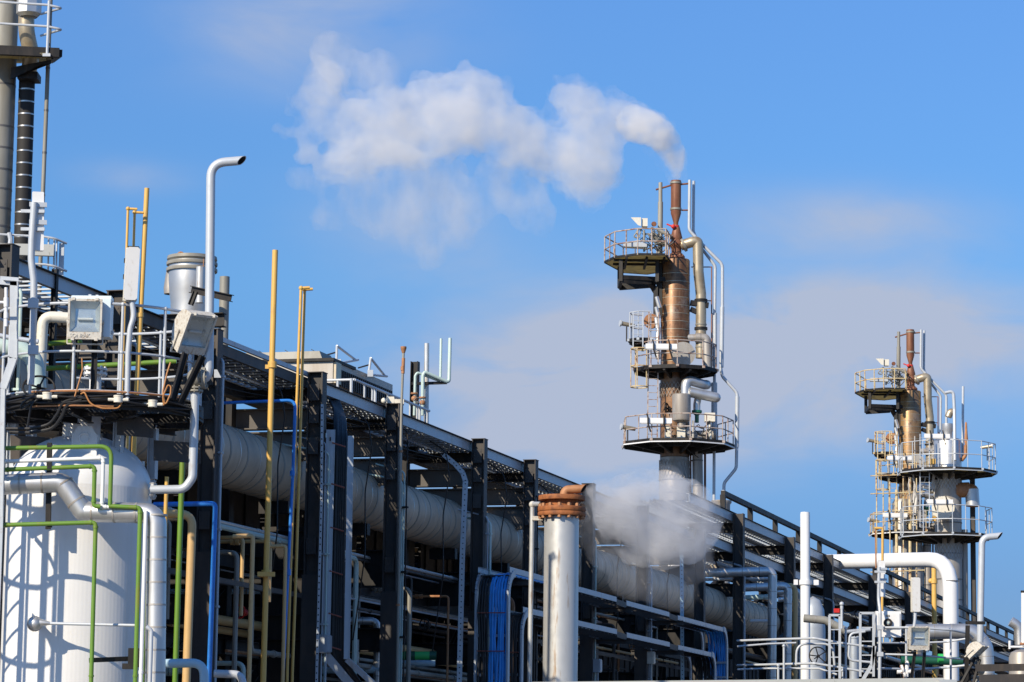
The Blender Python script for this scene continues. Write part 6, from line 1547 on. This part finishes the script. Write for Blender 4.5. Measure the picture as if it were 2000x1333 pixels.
for y in (458, 512): b.tube(fillet([ql(-40, y - 2, -1.4), ql(88, y + 5, -1.4), ql(106, y + 8, -1.4), ql(130, y + 18, -1.2)], .2), .024, 8)
for x in (106, 111, 95): b.tube([ql(x, 466, -1.3), ql(x - 1, 530, -1.3)], .02, 6)
b.bar(ql(121, 476, -1.2), ql(119, 540, -1.2), .10, .05, (0, 1, 0)); b.tube(fillet([ql(18, 455, -1.5), ql(21, 468, -1.5), ql(18, 490, -1.5)], .1), .05, 8); part('handrail', b, M['rail'], pl)
# ------------------------------------------------------------------ small fittings bolted to the rack
rnd = random.Random(77)
RZ = Matrix.Rotation(math.atan2(N.y, N.x), 3, 'Z')
small = ['galv', 'steel', 'teal', 'tanp', 'rustp', 'towo', 'silver2', 'towo', 'steel']
for i, s in enumerate(S1[:-1]):
    s2 = S1[i + 1]
    # gusset plates with bolts where beams meet the column
    for z_ in (ZT - .27, ZT - .63, ZT - 1.12, ZT - 2.7):
        b = MB(); b.box(R(s - .131, -.15, z_), .014, .16, .26, Matrix.Rotation(math.atan2(D.y, D.x), 3, 'Z'))
        for k in range(3):
            for j in (-1, 1): b.cyl(R(s - .125, -.15 + j * .05, z_ - .08 + k * .08), R(s - .145, -.15 + j * .05, z_ - .08 + k * .08), .014, n=6)
        part('gusset_plate', b, M['steel'], rack)
    # conduits strapped up the column
    for j in range(rnd.choice((1, 2, 3))):
        o = -.31 - .05 * j; top = ZT - rnd.uniform(.3, 1.6); r_ = rnd.uniform(.012, .026)
        b = MB(); a_ = rnd.uniform(-.06, .08)
        pts = [R(s + a_, o, .5), R(s + a_, o, top), R(s + a_ + rnd.uniform(-.3, .5), rnd.uniform(.1, .5), top + .15)]
        b.tube(fillet(pts, .12), r_, 8)
        z_ = 2.0
        while z_ < top - .2: b.box(R(s + a_, o + .02, z_), .10, .07, .03, RZ); z_ += 1.1
        part('conduit', b, M[rnd.choice(['galv', 'steel2', 'galv', 'teal'])], rack)
    if rnd.random() < .6:
        b = MB(); z_ = ZT - rnd.uniform(2.0, 4.6); b.box(R(s + .02, -.36, z_), .14, .20, .28, RZ); b.box(R(s + .02, -.44, z_), .02, .17, .25, RZ); b.tube([R(s + .02, -.38, z_ - .14), R(s + .02, -.38, z_ - .9)], .014, 6)
        part('junction_box', b, M[rnd.choice(['galv', 'towo', 'cream'])], rack)
    # sagging cables under the trays
    for j in range(3):
        w_ = rnd.uniform(.1, 1.0); sag = rnd.uniform(.05, .22); b = MB()
        b.tube([R(s + (s2 - s) * f, w_ + .1 * math.sin(f * 5 + j), ZT - .30 - sag * (1 - (2 * f - 1) ** 2)) for f in [k / 10 for k in range(11)]], rnd.uniform(.008, .014), 6)
        part('cable', b, M['cable'], rack)
    # cable drop looping off the tray down the side
    b = MB(); q = s + (s2 - s) * rnd.uniform(.25, .75)
    b.tube(fillet([R(q, .3, ZT - .16), R(q + .1, .0, ZT - .35), R(q + .15, -.05, ZT - .8), R(q + .3, .1, ZT - 1.5), R(q + .2, .05, ZT - 2.6), R(q + .4, .3, ZT - 4)], .3), .012, 6)
    part('cable', b, M['cable'], rack)
# small bore pipes running with the rack, each ending in a drop
for j in range(42):
    a_ = rnd.uniform(SS, S1[-1] - 8); L = rnd.uniform(6, 22); c_ = min(a_ + L, S1[-1] + 4)
    w_ = rnd.choice((.35, .5, .7, .9, 1.6, 1.9, 2.0)); z_ = ZT - rnd.choice((2.55, 2.62, 3.15, 3.3, 3.42, 4.25, 4.4, 4.55, 5.0, 5.4, 5.55))
    r_ = rnd.choice((.014, .018, .024, .03, .045)); m_ = rnd.choice(small)
    pts = [R(a_, w_, z_), R(c_, w_, z_)]
    if rnd.random() < .6: pts.append(R(c_, w_, z_ - rnd.uniform(.5, 3)))
    if rnd.random() < .4: pts = [R(a_, w_, z_ + rnd.uniform(.3, 1.2))] + pts
    b = MB(); b.tube(fillet(pts, r_ * 3), r_, 8)
    q = a_ + 1
    while q < c_: b.cyl(R(q, w_, z_), R(q + .06, w_, z_), r_ * 1.35, n=8); q += rnd.uniform(1.5, 3)
    part('service_pipe', b, M[m_], rack)
# pipes crossing the bays
for j in range(26):
    i = rnd.randrange(0, len(S1) - 1); s = S1[i] + (S1[i + 1] - S1[i]) * rnd.uniform(.15, .85); z_ = ZT - rnd.choice((2.75, 2.95, 3.6, 3.75, 4.6, 4.8, 5.2, 5.8)); r_ = rnd.choice((.022, .03, .04, .06)); m_ = rnd.choice(small)
    w0 = rnd.uniform(-.1, .4); pts = [R(s, w0, z_ - rnd.uniform(.8, 3)), R(s, w0, z_), R(s, rnd.uniform(2, 4.5), z_)]
    b = MB(); b.tube(fillet(pts, r_ * 3), r_, 8); b.cyl(R(s, w0 + .5, z_), R(s, w0 + .56, z_), r_ * 1.9, n=12); b.cyl(R(s, w0 + .58, z_), R(s, w0 + .64, z_), r_ * 1.9, n=12)
    part('cross_pipe', b, M[m_], rack)
# valve wheels and bright brackets glimpsed in the bays
for j in range(10):
    i = rnd.randrange(1, len(S1) - 1); s = S1[i] + (S1[i + 1] - S1[i]) * rnd.uniform(.1, .9); c_ = R(s, rnd.uniform(.1, .6), ZT - rnd.uniform(2.8, 5.2))
    b = MB(); b.torus(c_, D + N * .3, .10, .012, 20, 6); b.tube([c_, c_ + D * .2], .014, 6)
    for e in (Zu, N): b.tube([c_ - e * .1, c_ + e * .1], .009, 5)
    b.sphere(c_ + D * .22, .055, 10)
    part('valve', b, M[rnd.choice(['rustp', 'steel2', 'red'])], rack)
# horizontal angles and open grating along the bays
for i, s in enumerate(S1[:-1]):
    s2 = S1[i + 1]
    for (w_, z_, mm) in ((.0, ZT - 3.45, 'steel'), (1.5, ZT - 2.5, 'steel2'), (.0, ZT - 5.35, 'steel')):
        if rnd.random() < .75:
            b = MB(); b.bar(R(s + .15, w_, z_), R(s2 - .15, w_, z_), .07, .008); b.bar(R(s + .15, w_ - .03, z_ - .035), R(s2 - .15, w_ - .03, z_ - .035), .008, .07); part('edge_angle', b, M[mm], rack)
    if i % 2 == 0:
        b = MB(); q = s + .4
        while q < s2 - .4: b.bar(R(q, 1.6, ZT - 2.52), R(q, 2.2, ZT - 2.52), .03, .03); q += .14
        for w_ in (1.6, 2.2): b.bar(R(s + .3, w_, ZT - 2.52), R(s2 - .3, w_, ZT - 2.52), .04, .04)
        part('walkway_grating', b, M['galv'], rack)
# far section: pipes and boards between its columns
for i, s in enumerate(S2[:-2]):
    s2 = S2[i + 1]
    for j in range(4):
        w_ = rnd.uniform(.1, 2.0); z_ = zl2 - rnd.uniform(.5, 3.2); r_ = rnd.choice((.03, .05, .08)); b = MB(); b.tube([R(s - .5, w_, z_), R(s2 + .5, w_, z_)], r_, 8); part('service_pipe', b, M[rnd.choice(small)], far)
    b = MB(); b.tube([R(s + (s2 - s) * f, .5 + .2 * math.sin(f * 6), zl2 - .35 - .3 * (1 - (2 * f - 1) ** 2)) for f in [k / 8 for k in range(9)]], .02, 6); part('cable', b, M['cable'], far)
    b = MB(); b.tube(fillet([R(s - .1, -.32, .5), R(s - .1, -.32, zl2 - .6), R(s, .4, zl2 - .4)], .2), .03, 8); part('conduit', b, M['galv'], far)
